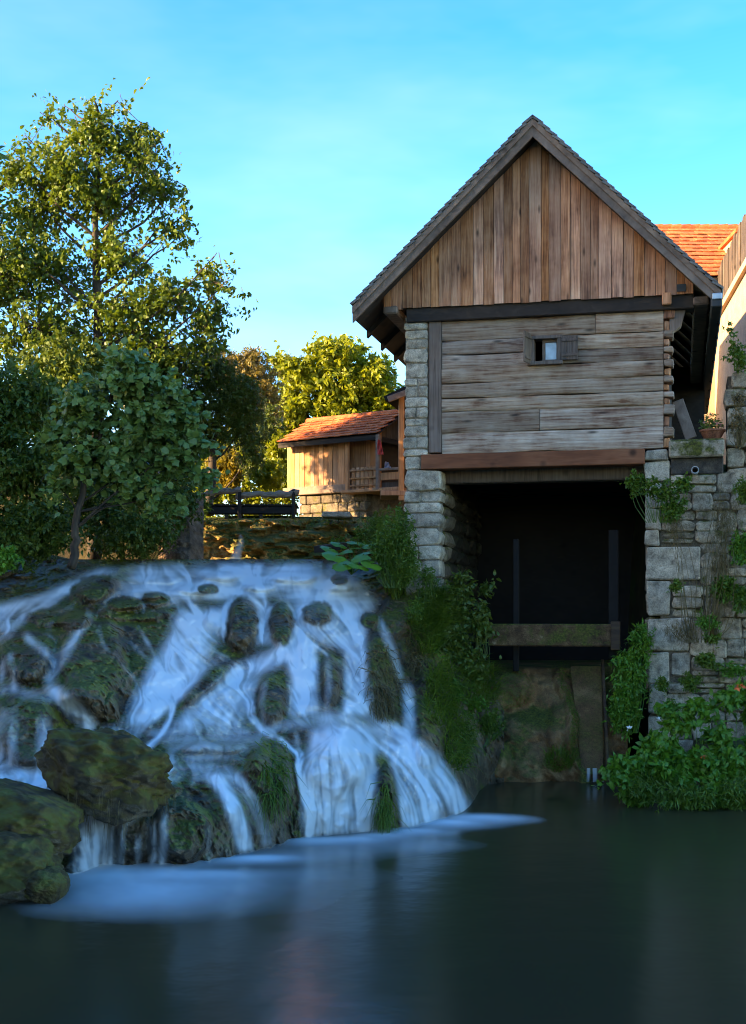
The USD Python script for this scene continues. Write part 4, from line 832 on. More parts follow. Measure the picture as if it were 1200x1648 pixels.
maple = [blob(200, 610, Ym, 70, 40, .7), blob(140, 660, Ym, 55, 40, .7), blob(240, 680, Ym, 75, 45, .8), blob(170, 725, Ym, 80, 40, .8), blob(285, 725, Ym, 35, 35, .6), blob(210, 770, Ym, 70, 30, .7), blob(120, 745, Ym, 40, 30, .5), blob(270, 640, Ym, 40, 35, .6), blob(200, 575, Ym, 30, 22, .5), blob(95, 700, Ym, 26, 20, .4), blob(318, 700, Ym, 26, 18, .4), blob(330, 760, Ym, 22, 16, .3), blob(240, 590, Ym, 26, 18, .4), blob(110, 630, Ym, 24, 18, .4), blob(90, 775, Ym, 24, 14, .3), blob(265, 800, Ym, 34, 16, .4), blob(300, 670, Ym, 26, 16, .4)]
tree('maple_tree', 'small maple with large grey green leaves over the left bank', 'tree', [at(117, 912, Ym), at(122, 850, Ym), at(135, 770, Ym), at(165, 690, Ym), at(190, 600, Ym)], .075, maple, 'maple_leaf', 22, n=820, length=.5, leaves=10, size=.13, kind='lobed', up=.2, hang=.3, sub=.2)
Yy = 28.7
tree('yew_tree', 'dark rounded evergreen tree left of the small shed', 'tree', [at(335, 830, Yy), at(345, 700, Yy), at(360, 620, Yy)], .12,
     [blob(365, 640, Yy, 56, 60, .7), blob(340, 590, Yy, 50, 42, .7), blob(392, 690, Yy, 40, 40, .5), blob(330, 690, Yy, 50, 50, .7), blob(300, 640, Yy, 50, 60, .7), blob(400, 640, Yy, 30, 40, .5), blob(405, 735, Yy, 22, 28, .4)], 'yew_leaf', 23, n=1600, length=.35, leaves=22, size=.085, wid=.3, up=.1, sub=.05)
tree('pale_thicket_tree', 'straw coloured bushy tree behind the dark evergreen', 'tree', [at(395, 800, 44), at(395, 620, 44)], .15,
     [blob(395, 620, 44, 50, 60, 1.5), blob(355, 590, 44, 45, 35, 1.2), blob(430, 640, 44, 30, 60, 1.0), blob(405, 575, 44, 28, 18, .6)], 'straw_leaf', 24, n=1300, length=.5, leaves=16, size=.11, wid=.4, sub=.2)
Yw = 52.0
tree('walnut_tree', 'sunlit yellow green walnut tree behind the shed', 'tree', [at(560, 800, Yw), at(555, 680, Yw), at(545, 590, Yw)], .3,
     [blob(540, 570, Yw, 60, 34, 1.6), blob(480, 600, Yw, 46, 36, 1.5), blob(600, 600, Yw, 46, 34, 1.5), blob(545, 625, Yw, 70, 36, 1.8), blob(470, 650, Yw, 36, 34, 1.3), blob(615, 640, Yw, 40, 34, 1.3), blob(540, 670, Yw, 70, 30, 1.5), blob(452, 578, Yw, 18, 14, .8), blob(455, 700, Yw, 36, 40, 1.3), blob(660, 650, Yw, 40, 40, 1.3)], 'walnut_leaf', 25, n=1500, length=.7, leaves=15, size=.24, wid=.45, sub=.15)
# bushes on the left bank
plant('bank_shrub', 'dense dark shrub filling the left edge below the tall tree', 'shrub', [blob(20, 640, 23, 80, 70, .9), blob(40, 740, 22.5, 80, 70, .9), blob(-60, 680, 22.5, 80, 120, 1.0)], 'dark_leaf', 31, 1100, length=.45, leaves=15, size=.11)
plant('bank_shrub', 'low dark shrub at the left edge above the water', 'shrub', [blob(0, 850, 22, 90, 55, .8), blob(70, 845, 22.4, 70, 55, .7), blob(-90, 840, 21.5, 70, 80, .8)], 'dark_leaf', 32, 900, length=.4, leaves=14, size=.10)
plant('bank_shrub', 'shady green thicket behind the maple trunk', 'shrub', [blob(210, 850, 24.0, 90, 50, .8), blob(270, 800, 25, 60, 50, .8), blob(150, 800, 24.5, 70, 60, .8)], 'dark_leaf', 33, 1100, length=.35, leaves=14, size=.085)
plant('bank_shrub', 'bright green leafy clump at the left edge by the stream', 'shrub', [blob(8, 895, 20.9, 28, 22, .3)], 'bright_leaf', 34, 110, length=.25, leaves=10, size=.09)
plant('bank_shrub', 'tall dark thicket behind the maple crown', 'shrub', [blob(110, 590, 26, 90, 60, 1.0), blob(240, 600, 27.5, 70, 70, 1.0), blob(70, 660, 25, 90, 70, 1.0), blob(255, 720, 27, 70, 80, 1.0)], 'dark_leaf', 35, 1300, length=.5, leaves=15, size=.12)
plant('autumn_bush', 'sunlit yellow and orange bush behind the plank bridge', 'bush', [blob(365, 750, 33, 36, 34, .6)], 'autumn_leaf', 36, 330, length=.35, leaves=14, size=.10)
plant('yellow_bush', 'bright yellow green bush left of the shed foot', 'bush', [blob(430, 760, 33.5, 30, 28, .5), blob(448, 730, 34.5, 22, 40, .5)], 'walnut_leaf', 37, 330, length=.35, leaves=14, size=.11)
plant('bank_shrub', 'dark shrub between the evergreen and the shed wall', 'shrub', [blob(425, 690, 35, 34, 50, .6), blob(445, 740, 35, 22, 50, .5)], 'yew_leaf', 38, 380, length=.35, leaves=14, size=.09)
plant('hedge_bush', 'sunlit green hedge in the gap behind the footbridge', 'hedge', [blob(330, 735, 37, 60, 60, .8), blob(400, 720, 40, 60, 60, .9), blob(450, 760, 39, 40, 50, .8), blob(300, 790, 36, 50, 40, .6), blob(350, 790, 35, 40, 34, .5), blob(410, 795, 35, 40, 34, .5), blob(460, 790, 37, 40, 34, .5)], 'walnut_leaf', 40, 1100, length=.45, leaves=14, size=.13)
plant('meadow_bush', 'sunlit low green growth seen under the plank bridge', 'bush', [blob(375, 845, 36, 70, 22, .6), blob(430, 840, 38, 60, 26, .6)], 'walnut_leaf', 39, 420, length=.35, leaves=13, size=.12)
# unseen low tree added on the left bank to shade the cascade rim
for k, (X, Y, h, r_, lab) in enumerate(((-8.8, 22.0, 4.6, 1.6, 'unseen low tree added to shade the cascade rim'),)):
    g = float(terrain(np.array(X), np.array(Y)))
    tree('bank_tree', lab, 'tree', [(X, Y, g), (X + .1, Y, g + h * .5), (X, Y + .1, g + h)], .15,
         [((X, Y, g + h * .2), (r_ * .8, r_, h * .24)), ((X + .1, Y, g + h * .45), (r_, r_, h * .24)), ((X, Y + .2, g + h * .7), (r_, r_, h * .22)), ((X, Y + .2, g + h * .92), (r_ * .8, r_ * .8, h * .12))], 'dark_leaf', 50 + k, n=420, length=.6, leaves=14, size=.18, sub=.05, detail=False)

# foreground twig reaching in at the left edge
tw = thing('overhanging_twig', 'dark leafy twig tip poking in at the upper left edge', 'twig', at(-30, 262, 9.0)); rt = np.random.default_rng(5)
part(tw, 'stem', tube([at(-60, 268, 9), at(-20, 250, 9), at(6, 240, 9)], [.006, .004, .002], 5), 'bark', loc=at(-30, 262, 9.0))
for a, b in (((-12, 248), (24, 256)), ((-6, 242), (14, 228)), ((-30, 252), (-5, 262))):
    p = at(*a, 9.0); q = at(*b, 9.0); part(tw, 'leaf', leaf_mesh(p[None], (q - p)[None], np.linalg.norm(q - p), rt, .42), 'dark_leaf', loc=at(-30, 262, 9.0))

# ------------------------------------------------------------------ weir, bridge, shed
wu, wv = np.meshgrid(np.arange(296, 660, 1.6), np.arange(826, 930, 1.6))
Dv = 27.2 - (wv - 832) / 80 * .9 + np.clip((320 - wu) / 20, 0, 1) * .3
Wp_ = np.stack([Dv * (wu - CX) / F_PX, Dv, ZC + Dv * (HY - wv) / F_PX], -1)
Dv = Dv - 1.0 * (meshkit.fbm(Wp_ * np.array([2.0, 2.0, 4.0]), 5, 41) - .5) - .5 * np.abs(meshkit.fbm(Wp_ * np.array([5, 5, 3]), 4, 43) - .5)
Dv = Dv - .30 * sstep(.42, .62, meshkit.fbm(Wp_ * np.array([2.6, 2.6, 7.0]), 4, 45)) - .12 * (meshkit.fbm(Wp_ * np.array([12, 12, 16]), 3, 46) - .5)
topw = 836 + 5 * (meshkit.fbm(np.stack([wu / 30, 0 * wu, 0 * wu], -1), 3, 6) - .5) * 2
Dv = np.where(wv < topw, Dv + (topw - wv) * .12, Dv)
Wz = np.minimum(ZC + Dv * (HY - np.maximum(wv, 834)) / F_PX, 99)
top('weir_rock', (np.stack([Dv * (wu - CX) / F_PX, Dv, Wz], -1).reshape(-1, 3), grid_faces(*wu.shape)), 'weir_rock', kind='structure', smooth=True)
# trickle over the weir
tu, tv = np.meshgrid(np.linspace(-1, 1, 9), np.linspace(0, 1, 30)); cx_ = 384 + 6 * np.sin(tv * 5) * (1 - tv) - 6 * tv; wd_ = 4 + 8 * tv
tp = np.stack([25.75 * (cx_ + tu * wd_ - CX) / F_PX, 0 * tu + 25.75, ZC + 25.75 * (HY - (858 + 52 * tv)) / F_PX], -1); tp[..., 1] += .1 * (1 - tv) + .05 * tu ** 2
top('weir_trickle', (tp.reshape(-1, 3), grid_faces(*tu.shape)), 'white_water', kind='structure', smooth=True, cover=(np.clip(1 - tu ** 2, 0, 1) * .6 * np.sin(np.clip(tv * 1.3 + .1, 0, 1.57))).ravel())
# water standing above the rim
su, sv = np.meshgrid(np.linspace(-5.0, 0.0, 30), np.linspace(24.3, 27.2, 20))
top('stream', (np.stack([su, sv, 0 * su + 3.62], -1).reshape(-1, 3), grid_faces(*su.shape)), 'pool_water', kind='structure', smooth=True)
# earth bank with roots at the left end of the weir
eu, ev = np.meshgrid(np.arange(255, 330, 2.5), np.arange(800, 925, 2.5)); De = 25.9 - (ev - 800) / 120 * 1.3 + np.clip((eu - 305) / 25, 0, 1) * .7 + np.clip((290 - eu) / 30, 0, 1) * .4
Ep = np.stack([De * (eu - CX) / F_PX, De, ZC + De * (HY - ev) / F_PX], -1); De = De - .5 * (meshkit.fbm(Ep * 3.4, 5, 71) - .5) - .25 * np.abs(meshkit.fbm(Ep * np.array([9, 9, 3]), 3, 72) - .5)
top('earth_bank', (np.stack([De * (eu - CX) / F_PX, De, ZC + De * (HY - ev) / F_PX], -1).reshape(-1, 3), grid_faces(*eu.shape)), 'earth_bank', kind='structure', smooth=True)

br_ = thing('plank_bridge', 'dark timber footbridge with a crooked log rail across the weir', 'footbridge', at(390, 835, 28.0)); bl = at(390, 835, 28.0)
rb = np.random.default_rng(8)
def lograil(px0, py0, px1, py1, Y, r, n=14):
    p = np.linspace(at(px0, py0, Y), at(px1, py1, Y), n); p[:, 2] += rb.normal(size=n) * .018; p[:, 1] += rb.normal(size=n) * .02
    return tube(p, r * rb.uniform(.8, 1.2, n), 8)
part(br_, 'rail', lograil(300, 796, 388, 790, 27.6, .06), 'grey_log', smooth=True, loc=bl); part(br_, 'rail', lograil(380, 797, 480, 794, 27.6, .07), 'grey_log', smooth=True, loc=bl)
part(br_, 'beam', boxm(*sorted([at(312, 0, 28)[0], at(478, 0, 28)[0]]), 27.7, 27.95, at(0, 829, 28)[2], at(0, 817, 28)[2], .02), 'dark_timber', loc=bl)
for k in range(14):
    x0 = at(312 + k * 12, 0, 28)[0]; part(br_, 'plank', boxm(x0, x0 + .145, 27.68, 28.5, at(0, 816, 28)[2], at(0, 816, 28)[2] + .035, .006), 'dark_timber', loc=bl)
for px, a, b in ((387, 845, 788), (366, 850, 828), (421, 850, 828), (473, 850, 788), (330, 850, 800)):
    part(br_, 'post', boxm(at(px - 2.6, 0, 27.8)[0], at(px + 2.6, 0, 27.8)[0], 27.55, 27.66, at(0, a, 27.6)[2], at(0, b, 27.6)[2], .008), 'dark_timber', loc=bl)

TS = math.radians(34.0); S = Frame(at(459, 797, 31.0), TS)
shed = thing('plank_shed', 'small plank shed with an orange tiled roof beyond the weir', 'shed', (S.o[0], S.o[1], 0), -TS)
rs = np.random.default_rng(12)
zS0, zS1 = S.hit(500, 783)[1], S.hit(500, 708)[1]
u0, u1 = S.hit(461, 750)[0], S.hit(558, 750)[0]; u = u0
while u < u1 - .02:
    w_ = rs.uniform(.11, .17); part(shed, 'wall_board', boxm(u + .003, min(u + w_, u1) - .003, rs.uniform(-.01, .01), .03, zS0 - .02, zS1 + .1, .004), 'shed_board'); u += w_
# the right half is set back behind a small porch
u2, u3 = S.hit(562, 750, .25)[0], S.hit(607, 750, .25)[0]; u = u2
while u < u3 - .02:
    w_ = rs.uniform(.11, .17); part(shed, 'wall_board', boxm(u + .003, min(u + w_, u3) - .003, .25, .28, zS0 - .1, zS1 + .15, .004), 'shed_board'); u += w_
part(shed, 'sill_beam', boxm(S.hit(457, 790)[0], S.hit(562, 790)[0], -.06, .2, S.hit(500, 796)[1], S.hit(500, 783)[1], .015), 'roof_board')
part(shed, 'inner_core', boxm(u0 + .05, u3 - .05, .3, 1.9, zS0 - .15, zS1 - .05), 'dark_timber')
for px in (558, 609): part(shed, 'post', boxm(S.hit(px - 2.5, 750, -.06)[0], S.hit(px + 2.5, 750, -.06)[0], -.08, 0.0, zS0 - .18, zS1 + .08, .008), 'shed_board')
# roof: eave, ridge, tiles one by one on the front slope
e0, ez = S.hit(447, 711, -.3); e1, ez1 = S.hit(604, 701, -.3); wr = 0.85; r0, rz = S.hit(482, 678, wr); r1, rz1 = S.hit(631, 667, wr)
ez, rz = .5 * (ez + ez1), .5 * (rz + rz1); r0, r1 = e0, max(e1, min(r1, e1 + .25))
sl_ = math.hypot(wr + .3, rz - ez); nd = np.array([(wr + .3) / sl_, (rz - ez) / sl_])
rows, cols = 8, 17
part(shed, 'roof_deck', hull(np.array([(x, y, z + q) for x in (e0, r1) for (y, z) in ((-.3, ez), (wr, rz)) for q in (-.06, -.02)])), 'dark_timber')
part(shed, 'roof_deck', hull(np.array([(x, y, z + q) for x in (e0, r1) for (y, z) in ((wr * 2 + .3, ez), (wr, rz)) for q in (-.06, -.02)])), 'dark_timber')
for i in range(rows):
    for j in range(cols):
        a = i / rows * sl_ - .02; L = sl_ / rows + .05; x = e0 + (e1 + .04 - e0) * (j + (.5 if i % 2 else 0)) / cols; wdt = (e1 - e0) / cols - .006
        if x + wdt > r1 + .06: continue
        m = boxm(x, x + wdt, 0, L, 0, .022, .004); v = m.vertices; lift = .035 * (1 - v[:, 1] / L) + rs.uniform(-.006, .006)
        m.vertices = np.c_[v[:, 0] + rs.uniform(-.006, .006), -.3 + nd[0] * (a + v[:, 1]) - nd[1] * (v[:, 2] + lift), ez + nd[1] * (a + v[:, 1]) + nd[0] * (v[:, 2] + lift)]
        part(shed, 'roof_tile', m, 'roof_tile')
for j in range(11):
    x = e0 + (r1 - e0) * j / 11; part(shed, 'ridge_tile', tube([(x - .01, wr, rz + .0), (x + (r1 - e0) / 11 + .02, wr, rz + .012)], [.075, .068], 10), 'roof_tile', smooth=30)
back = boxm(e0, r1, 0, sl_, 0, .03); v = back.vertices; back.vertices = np.c_[v[:, 0], wr * 2 + .3 - nd[0] * v[:, 1] + nd[1] * v[:, 2], ez + nd[1] * v[:, 1] + nd[0] * v[:, 2]]; part(shed, 'back_slope', back, 'roof_tile')
# right gable boards and verge
ue = r1 - .16
for k in range(9):
    a = -.05 + k * 2 * (wr + .0) / 9; b = a + .185; za, zb2 = [rz - .08 - abs(q - wr) / (wr + .3) * (rz - ez) for q in (a, b)]
    if min(za, zb2) > ez + .03:
        pts = [(a, ez + .0), (b - .006, ez + .0), (b - .006, zb2), (a, za)] if not (a < wr < b) else [(a, ez), (b - .006, ez), (b - .006, zb2), (wr, rz - .08), (a, za)]
        m = trimesh.creation.extrude_polygon(Polygon(pts), .025, engine='earcut'); v = m.vertices.copy(); m.vertices = np.c_[ue + v[:, 2], v[:, 0], v[:, 1]]; m.fix_normals(); part(shed, 'gable_board', m, 'balcony_board')
part(shed, 'tie_beam', boxm(ue - .02, ue + .05, -.25, wr * 2 + .2, ez - .12, ez - .01, .01), 'dark_timber'); part(shed, 'eave_board', boxm(e0, r1, -.3, -.26, ez - .12, ez - .03, .006), 'dark_timber')
# foundation and porch
fd = [S.hit(482, 800, .05), S.hit(590, 838, .05)]; zf0 = fd[1][1]; zf1 = S.hit(500, 796)[1] - .005; uu = fd[0][0]
part(shed, 'foundation_core', boxm(uu + .05, fd[1][0] - .03, .12, 2.0, zf0 - .4, zf1), 'wall_mortar')
for r_ in range(4):
    za, zb2 = zf1 - (zf1 - zf0 + .2) * r_ / 4, zf1 - (zf1 - zf0 + .2) * (r_ + 1) / 4; u = uu
    while u < fd[1][0] - .05: L = rs.uniform(.2, .45); part(shed, 'stone', boxm(u + .004, min(u + L, fd[1][0]) - .004, .04 + rs.uniform(-.02, .02), .3, zb2 + .004, za - .004, .02, .015, rs), 'grey_shaded_stone'); u += L
du0, du1 = S.hit(560, 792, -.05)[0], S.hit(652, 792, -.05)[0]
part(shed, 'porch_deck', boxm(du0, du1, -.35, 1.2, zS0 - .24, zS0 - .17, .01), 'shed_board')
for pyr in (756, 769, 781): part(shed, 'rail', boxm(S.hit(563, pyr, -.3)[0], S.hit(610, pyr, -.3)[0], -.32, -.28, S.hit(585, pyr + 1.5, -.3)[1], S.hit(585, pyr - 1.5, -.3)[1], .004), 'shed_board')
part(shed, 'hand_rail', boxm(S.hit(608, 756, -.3)[0], du1, -.34, -.27, S.hit(625, 757, -.3)[1], S.hit(625, 753, -.3)[1], .005), 'roof_board')
for k in range(6):
    a = S.hit(566 + k * 7, 780, -.27)[0]; part(shed, 'gate_board', boxm(a, a + .085, -.275, -.25, zS0 - .165, zS0 + .32, .004), 'shed_board')
part(shed, 'side_panel', boxm(S.hit(611, 765, -.27)[0], du1, -.27, -.24, S.hit(625, 772, -.3)[1], S.hit(625, 760, -.3)[1], .004), 'shed_board')
part(shed, 'side_panel', boxm(S.hit(611, 785, -.27)[0], du1 - .1, -.2, -.17, zS0 - .165, S.hit(625, 775, -.3)[1], .004), 'balcony_board')
part(shed, 'post', boxm(S.hit(606, 750, -.31)[0], S.hit(611, 750, -.31)[0], -.36, -.28, zS0 - .2, ez - .02, .006), 'roof_board')
# hanging cloths
cl = S.hit(610, 708, -.38); cp = S.world(cl[0], -.38, cl[1]); cg = np.array([[(x * .75, .05 * math.sin(x * 60 + y * 6), -y * .32) for x in np.linspace(-.04 - .05 * y + .04 * y * y, .04 + .09 * y, 9)] for y in np.linspace(0, 1, 10)])
c1 = cg.reshape(-1, 3); c2 = c1 + [0, .012, 0]; gf = grid_faces(10, 9)
top('red_cloth', (np.vstack([c1, c2]) + cp, np.vstack([gf, gf[:, ::-1] + len(c1)])), 'red_cloth', 'red cloth hanging at the porch corner of the small shed', 'cloth', smooth=True)
cl = S.hit(622, 749, .6); cp = S.world(cl[0], .6, cl[1]); top('folded_cloth', (np.vstack([c1, c2]) * [1.2, 1, .55] + cp + [0, 0, .08], np.vstack([gf, gf[:, ::-1] + len(c1)])), 'blue_white_cloth', 'blue and white cloth hung behind the shed porch rail', 'cloth', smooth=True)
# neighbouring hut whose post and eave show beside the mill
hut = thing('neighbour_hut', 'hut eave with a pale upright post just left of the mill', 'hut', at(648, 720, 28.5)); hl = at(648, 720, 28.5)
part(hut, 'post', boxm(at(641, 0, 28.5)[0], at(649.5, 0, 28.5)[0], 28.4, 28.55, at(0, 806, 28.5)[2], at(0, 634, 28.5)[2], .012, .01, rs), 'shed_board', loc=hl)
part(hut, 'post', boxm(at(690, 0, 28.5)[0], at(700, 0, 28.5)[0], 28.4, 28.55, at(0, 806, 28.5)[2], at(0, 634, 28.5)[2], .012), 'shed_board', loc=hl)
part(hut, 'eave', hull(np.array([at(617, 638, 28.3), at(660, 618, 28.3), at(660, 630, 28.3), at(620, 645, 28.3), at(640, 658, 29.4), at(690, 640, 29.4), at(690, 648, 29.4), at(644, 663, 29.4)])), 'dark_timber', loc=hl)
part(hut, 'eave_beam', bar(at(624, 643, 28.25), at(665, 628, 28.25), .1, .12), 'roof_board', loc=hl)
part(hut, 'plank_floor', boxm(at(612, 0, 28.5)[0], at(700, 0, 28.5)[0], 28.4, 29.5, at(0, 798, 28.5)[2], at(0, 790, 28.5)[2], .01), 'shed_board', loc=hl)
# flat sunlit stone and a plank near the rim
top('stone_slab', boxm(at(518, 0, 26.6)[0], at(566, 0, 26.6)[0], 26.2, 26.9, at(0, 835, 26.6)[2], at(0, 827, 26.6)[2], .02, .02, rs), 'pale_stone', 'flat sunlit stone slab lying at the foot of the shed foundation', 'slab')
top('rim_plank', bar(at(512, 884, 23.9), at(552, 878, 24.4), .22, .12), 'dark_timber', 'dark plank lying at the right end of the cascade rim', 'plank')
top('rim_plank', bar(at(604, 893, 23.2), at(622, 918, 22.9), .05, .04), 'roof_board', 'short broken stick leaning in the grass beside the butterbur', 'stick')

# ------------------------------------------------------------------ neighbour house on the right
Yn = 36.0
nh = thing('neighbour_house', 'pale plastered house with an orange tiled roof and a dark wooden balcony', 'house', (0, 0, 0))
rz_, ze_ = at(0, 369, 40.0)[2], at(0, 446, 35.0)[2]; xl, xr = at(1010, 0, 38)[0], at(1420, 0, 38)[0]
part(nh, 'roof_deck', hull(np.array([(x, y, z - q) for x in (xl, xr) for (y, z) in ((35.0, ze_), (40.0, rz_)) for q in (.03, .14)])), 'dark_timber')
part(nh, 'back_slope', hull(np.array([(x, y, z - q) for x in (xl, xr) for (y, z) in ((45.0, ze_), (40.0, rz_)) for q in (.0, .14)])), 'roof_tile')
sl2 = math.hypot(5.0, rz_ - ze_); nn2 = np.array([5.0 / sl2, (rz_ - ze_) / sl2]); rows = 13; xa_, xb_ = at(1040, 0, 38)[0], at(1225, 0, 38)[0]; ncol = 16; rt = np.random.default_rng(3)
rest = []
for i in range(rows):
    for j in range(-4, ncol + 14):
        L = sl2 / rows + .08; a = i / rows * sl2; x = xa_ + (xb_ - xa_) * (j + (.5 if i % 2 else 0)) / ncol; wdt = (xb_ - xa_) / ncol - .008
        m = boxm(x, x + wdt, 0, L, 0, .025, .006); v = m.vertices; lift = .045 * (1 - v[:, 1] / L) + rt.uniform(-.006, .006)
        m.vertices = np.c_[v[:, 0], 35.0 + nn2[0] * (a + v[:, 1]) - nn2[1] * (v[:, 2] + lift), ze_ + nn2[1] * (a + v[:, 1]) + nn2[0] * (v[:, 2] + lift)]
        if 0 <= j < ncol: part(nh, 'roof_tile', m, 'roof_tile')
        else: rest.append(m)
part(nh, 'roof_tiles_beyond', cat_(rest), 'roof_tile', kind='stuff')
for j in range(26):
    x = xl + (xr - xl) * j / 26; part(nh, 'ridge_tile', tube([(x - .02, 40.0, rz_ + .01), (x + (xr - xl) / 26 + .03, 40.0, rz_ + .04)], [.13, .115], 10), 'roof_tile', smooth=30)
part(nh, 'dormer', boxm(at(1183, 0, 36.2)[0], at(1240, 0, 36.2)[0], 36.0, 37.6, at(0, 420, 36)[2], at(0, 376, 36)[2]), 'plaster'); part(nh, 'dormer_roof', boxm(at(1178, 0, 36.2)[0], at(1245, 0, 36.2)[0], 35.85, 37.8, at(0, 376, 36)[2], at(0, 370, 36)[2]), 'roof_tile')
part(nh, 'wall', boxm(at(1030, 0, 36)[0], xr - .3, 35.6, 44.2, 4.0, ze_ - .05), 'plaster')
# wing that runs forward on the right, its long side facing the mill
xw = at(1168, 0, 30)[0]; W0 = Frame(at(1152, 0, 34.8), math.radians(90 - 4))
xA, xB = at(1153, 0, 35.2)[0], at(1205, 0, 29.5)[0]
zt_ = at(0, 514, 35.2)[2]
def wing(y0, y1, off0, off1, z0_, z1_):
    f = lambda y: xA + (xB - xA) * (35.2 - y) / (35.2 - 29.5)
    return hull(np.array([(f(y) + o_, y, z) for y in (y0, y1) for o_ in (off0, off1) for z in (z0_, z1_)]))
part(nh, 'wing_wall', wing(29.0, 35.6, 0.0, 4.0, 4.0, zt_ - .1), 'plaster'); part(nh, 'balcony_sill', wing(28.9, 35.7, -.10, .3, zt_ - .1, zt_ + .06), 'plaster')
n = 22
for k in range(n):
    y0_, y1_ = 29.0 + 6.6 * k / n, 29.0 + 6.6 * (k + 1) / n; part(nh, 'balcony_board', wing(y0_ + .01, y1_ - .01, 0.0 + rt.uniform(-.02, .02), .06, zt_ + .06, zt_ + 1.25 + rt.uniform(-.04, .04)), 'balcony_board')
part(nh, 'balcony_back', wing(29.0, 35.6, 1.0, 1.2, zt_ + .06, zt_ + 2.2), 'dark_timber')

# ------------------------------------------------------------------ tailrace under the mill
ru, rv = np.meshgrid(np.arange(752, 1012, 2.5), np.arange(1062, 1300, 2.5))
Dr = np.interp(rv, [1062, 1074, 1100, 1180, 1256, 1300], [26.6, 24.0, 23.6, 22.9, 22.45, 22.2])
for px, py, rx, ry, h in ((815, 1105, 50, 40, .35), (850, 1200, 60, 60, .25), (905, 1180, 26, 60, .3), (795, 1225, 28, 36, .45), (900, 1235, 30, 26, .2)):
    Dr = Dr - h * sstep(1.2, .1, ((ru - px) / rx) ** 2 + ((rv - py) / ry) ** 2)
Dr = Dr - .26 * sstep(15, 3, np.abs(ru - (902 + (rv - 1060) * .17) + 6 * np.sin(rv / 17.0)))
Rp = np.stack([Dr * (ru - CX) / F_PX, Dr, ZC + Dr * (HY - rv) / F_PX], -1)
Dr = Dr - .40 * (meshkit.fbm(Rp * np.array([3.2, 3, 2.2]), 5, 61) - .5) - .15 * np.abs(meshkit.fbm(Rp * 7, 4, 63) - .5) - .05 * (meshkit.fbm(Rp * 14, 3, 62) - .5)
top('tailrace_rock', (np.stack([Dr * (ru - CX) / F_PX, Dr, ZC + Dr * (HY - rv) / F_PX], -1).reshape(-1, 3), grid_faces(*ru.shape)), 'apron_rock', kind='structure', smooth=True)
ch = thing('outlet_chute', 'narrow brown chute slanting down to the pool under the mill', 'chute', at(952, 1240, 22.3)); cl_ = at(952, 1240, 22.3)
part(ch, 'bed', hull(np.array([at(918, 1072, 23.5), at(968, 1072, 23.5), at(970, 1246, 22.2), at(936, 1246, 22.2), at(918, 1072, 23.7), at(968, 1072, 23.7), at(970, 1246, 22.4), at(936, 1246, 22.4)])), 'apron_rock', loc=cl_)
for x0, x1, y0 in ((969, 972, 1066),): part(ch, 'side_board', bar(at(x0, y0, 23.4), at(x1 + 6, 1246, 22.1), .05, .2), 'wet_beam', loc=cl_)
kk, kt = np.meshgrid(np.linspace(0, 1, 40), np.linspace(0, 1, 10))
kp = np.stack([22.15 * (938 + kk * 32 - CX) / F_PX, 0 * kk + 22.15 - kt * .04, ZC + 22.15 * (HY - (1236 + 22 * kt)) / F_PX], -1)
top('chute_trickle', (kp.reshape(-1, 3), grid_faces(*kk.shape)), 'white_water', kind='structure', smooth=True, cover=(.45 * sstep(.42, .7, meshkit.noise(np.stack([kk * 12, kt * .5, 0 * kk], -1), 4)) * (1 - .3 * kt)).ravel())

# ------------------------------------------------------------------ plants round the mill
rg = np.random.default_rng(77)
def on_rock(px, py):
    i = np.clip(np.round((np.asarray(py) - cv[0]) / STEP).astype(int), 0, len(cv) - 1); j = np.clip(np.round((np.asarray(px) - cu[0]) / STEP).astype(int), 0, len(cu) - 1)
    return keepz[i, j]
def tuft(poly_pts, n, h, lean, label, mt='grass_blade', w=.012, name='grass_tuft', spread=.35):
    cx_, cy_, rx, ry = poly_pts; a = rg.random(n) * 2 * np.pi; r = np.sqrt(rg.random(n)); pts = on_rock(cx_ + rx * r * np.cos(a), cy_ + ry * r * np.sin(a))
    top(name, grass(pts, h, rg, lean, w, spread), mt, label, 'grass tuft')
for a in (((700, 985, 22, 30), 700, .5, (.1, -.6, -.4), 'long grass hanging at the inner corner of the left pier', 'grass_blade'),
          ((640, 930, 26, 36), 900, .55, (0, -.4, .3), 'tall green grass growing against the foot of the left stone pier', 'grass_blade'),
          ((690, 1010, 26, 50), 1100, .55, (.1, -.6, -.2), 'long hanging grass below the left pier above the mossy slope', 'grass_blade'),
          ((712, 1120, 30, 50), 900, .45, (.1, -.7, -.5), 'drooping grass on the slope between the fall and the mill outlet', 'grass_blade'),
          ((735, 1200, 22, 40), 600, .4, (.1, -.6, -.6), 'grass trailing down to the pool beside the right end of the fall', 'grass_blade'),
          ((612, 1090, 22, 60), 620, .42, (0, -.5, -1.4), 'hanging pale grass on the dry rock right of the upper falls', 'dry_grass'),
          ((440, 1230, 20, 50), 420, .34, (0, -.5, -1.4), 'wisps of grass hanging on the dark rock in the lower tier', 'grass_blade'),
          ((668, 1040, 18, 40), 320, .4, (0, -.5, -1.0), 'straw coloured grass beside the thin right trickle', 'dry_grass'),
          ((620, 1290, 12, 36), 200, .3, (0, -.5, -1.4), 'green wisps in the dark gap of the lower curtain', 'grass_blade'),
          ((770, 1110, 30, 36), 420, .4, (.2, -.5, -.3), 'grass clump at the mill mouth under the nettles', 'grass_blade'),
          ((640, 880, 24, 28), 500, .7, (0, -.2, .6), 'upright weeds left of the pier at the end of the rim', 'grass_blade')):
    tuft(*a)
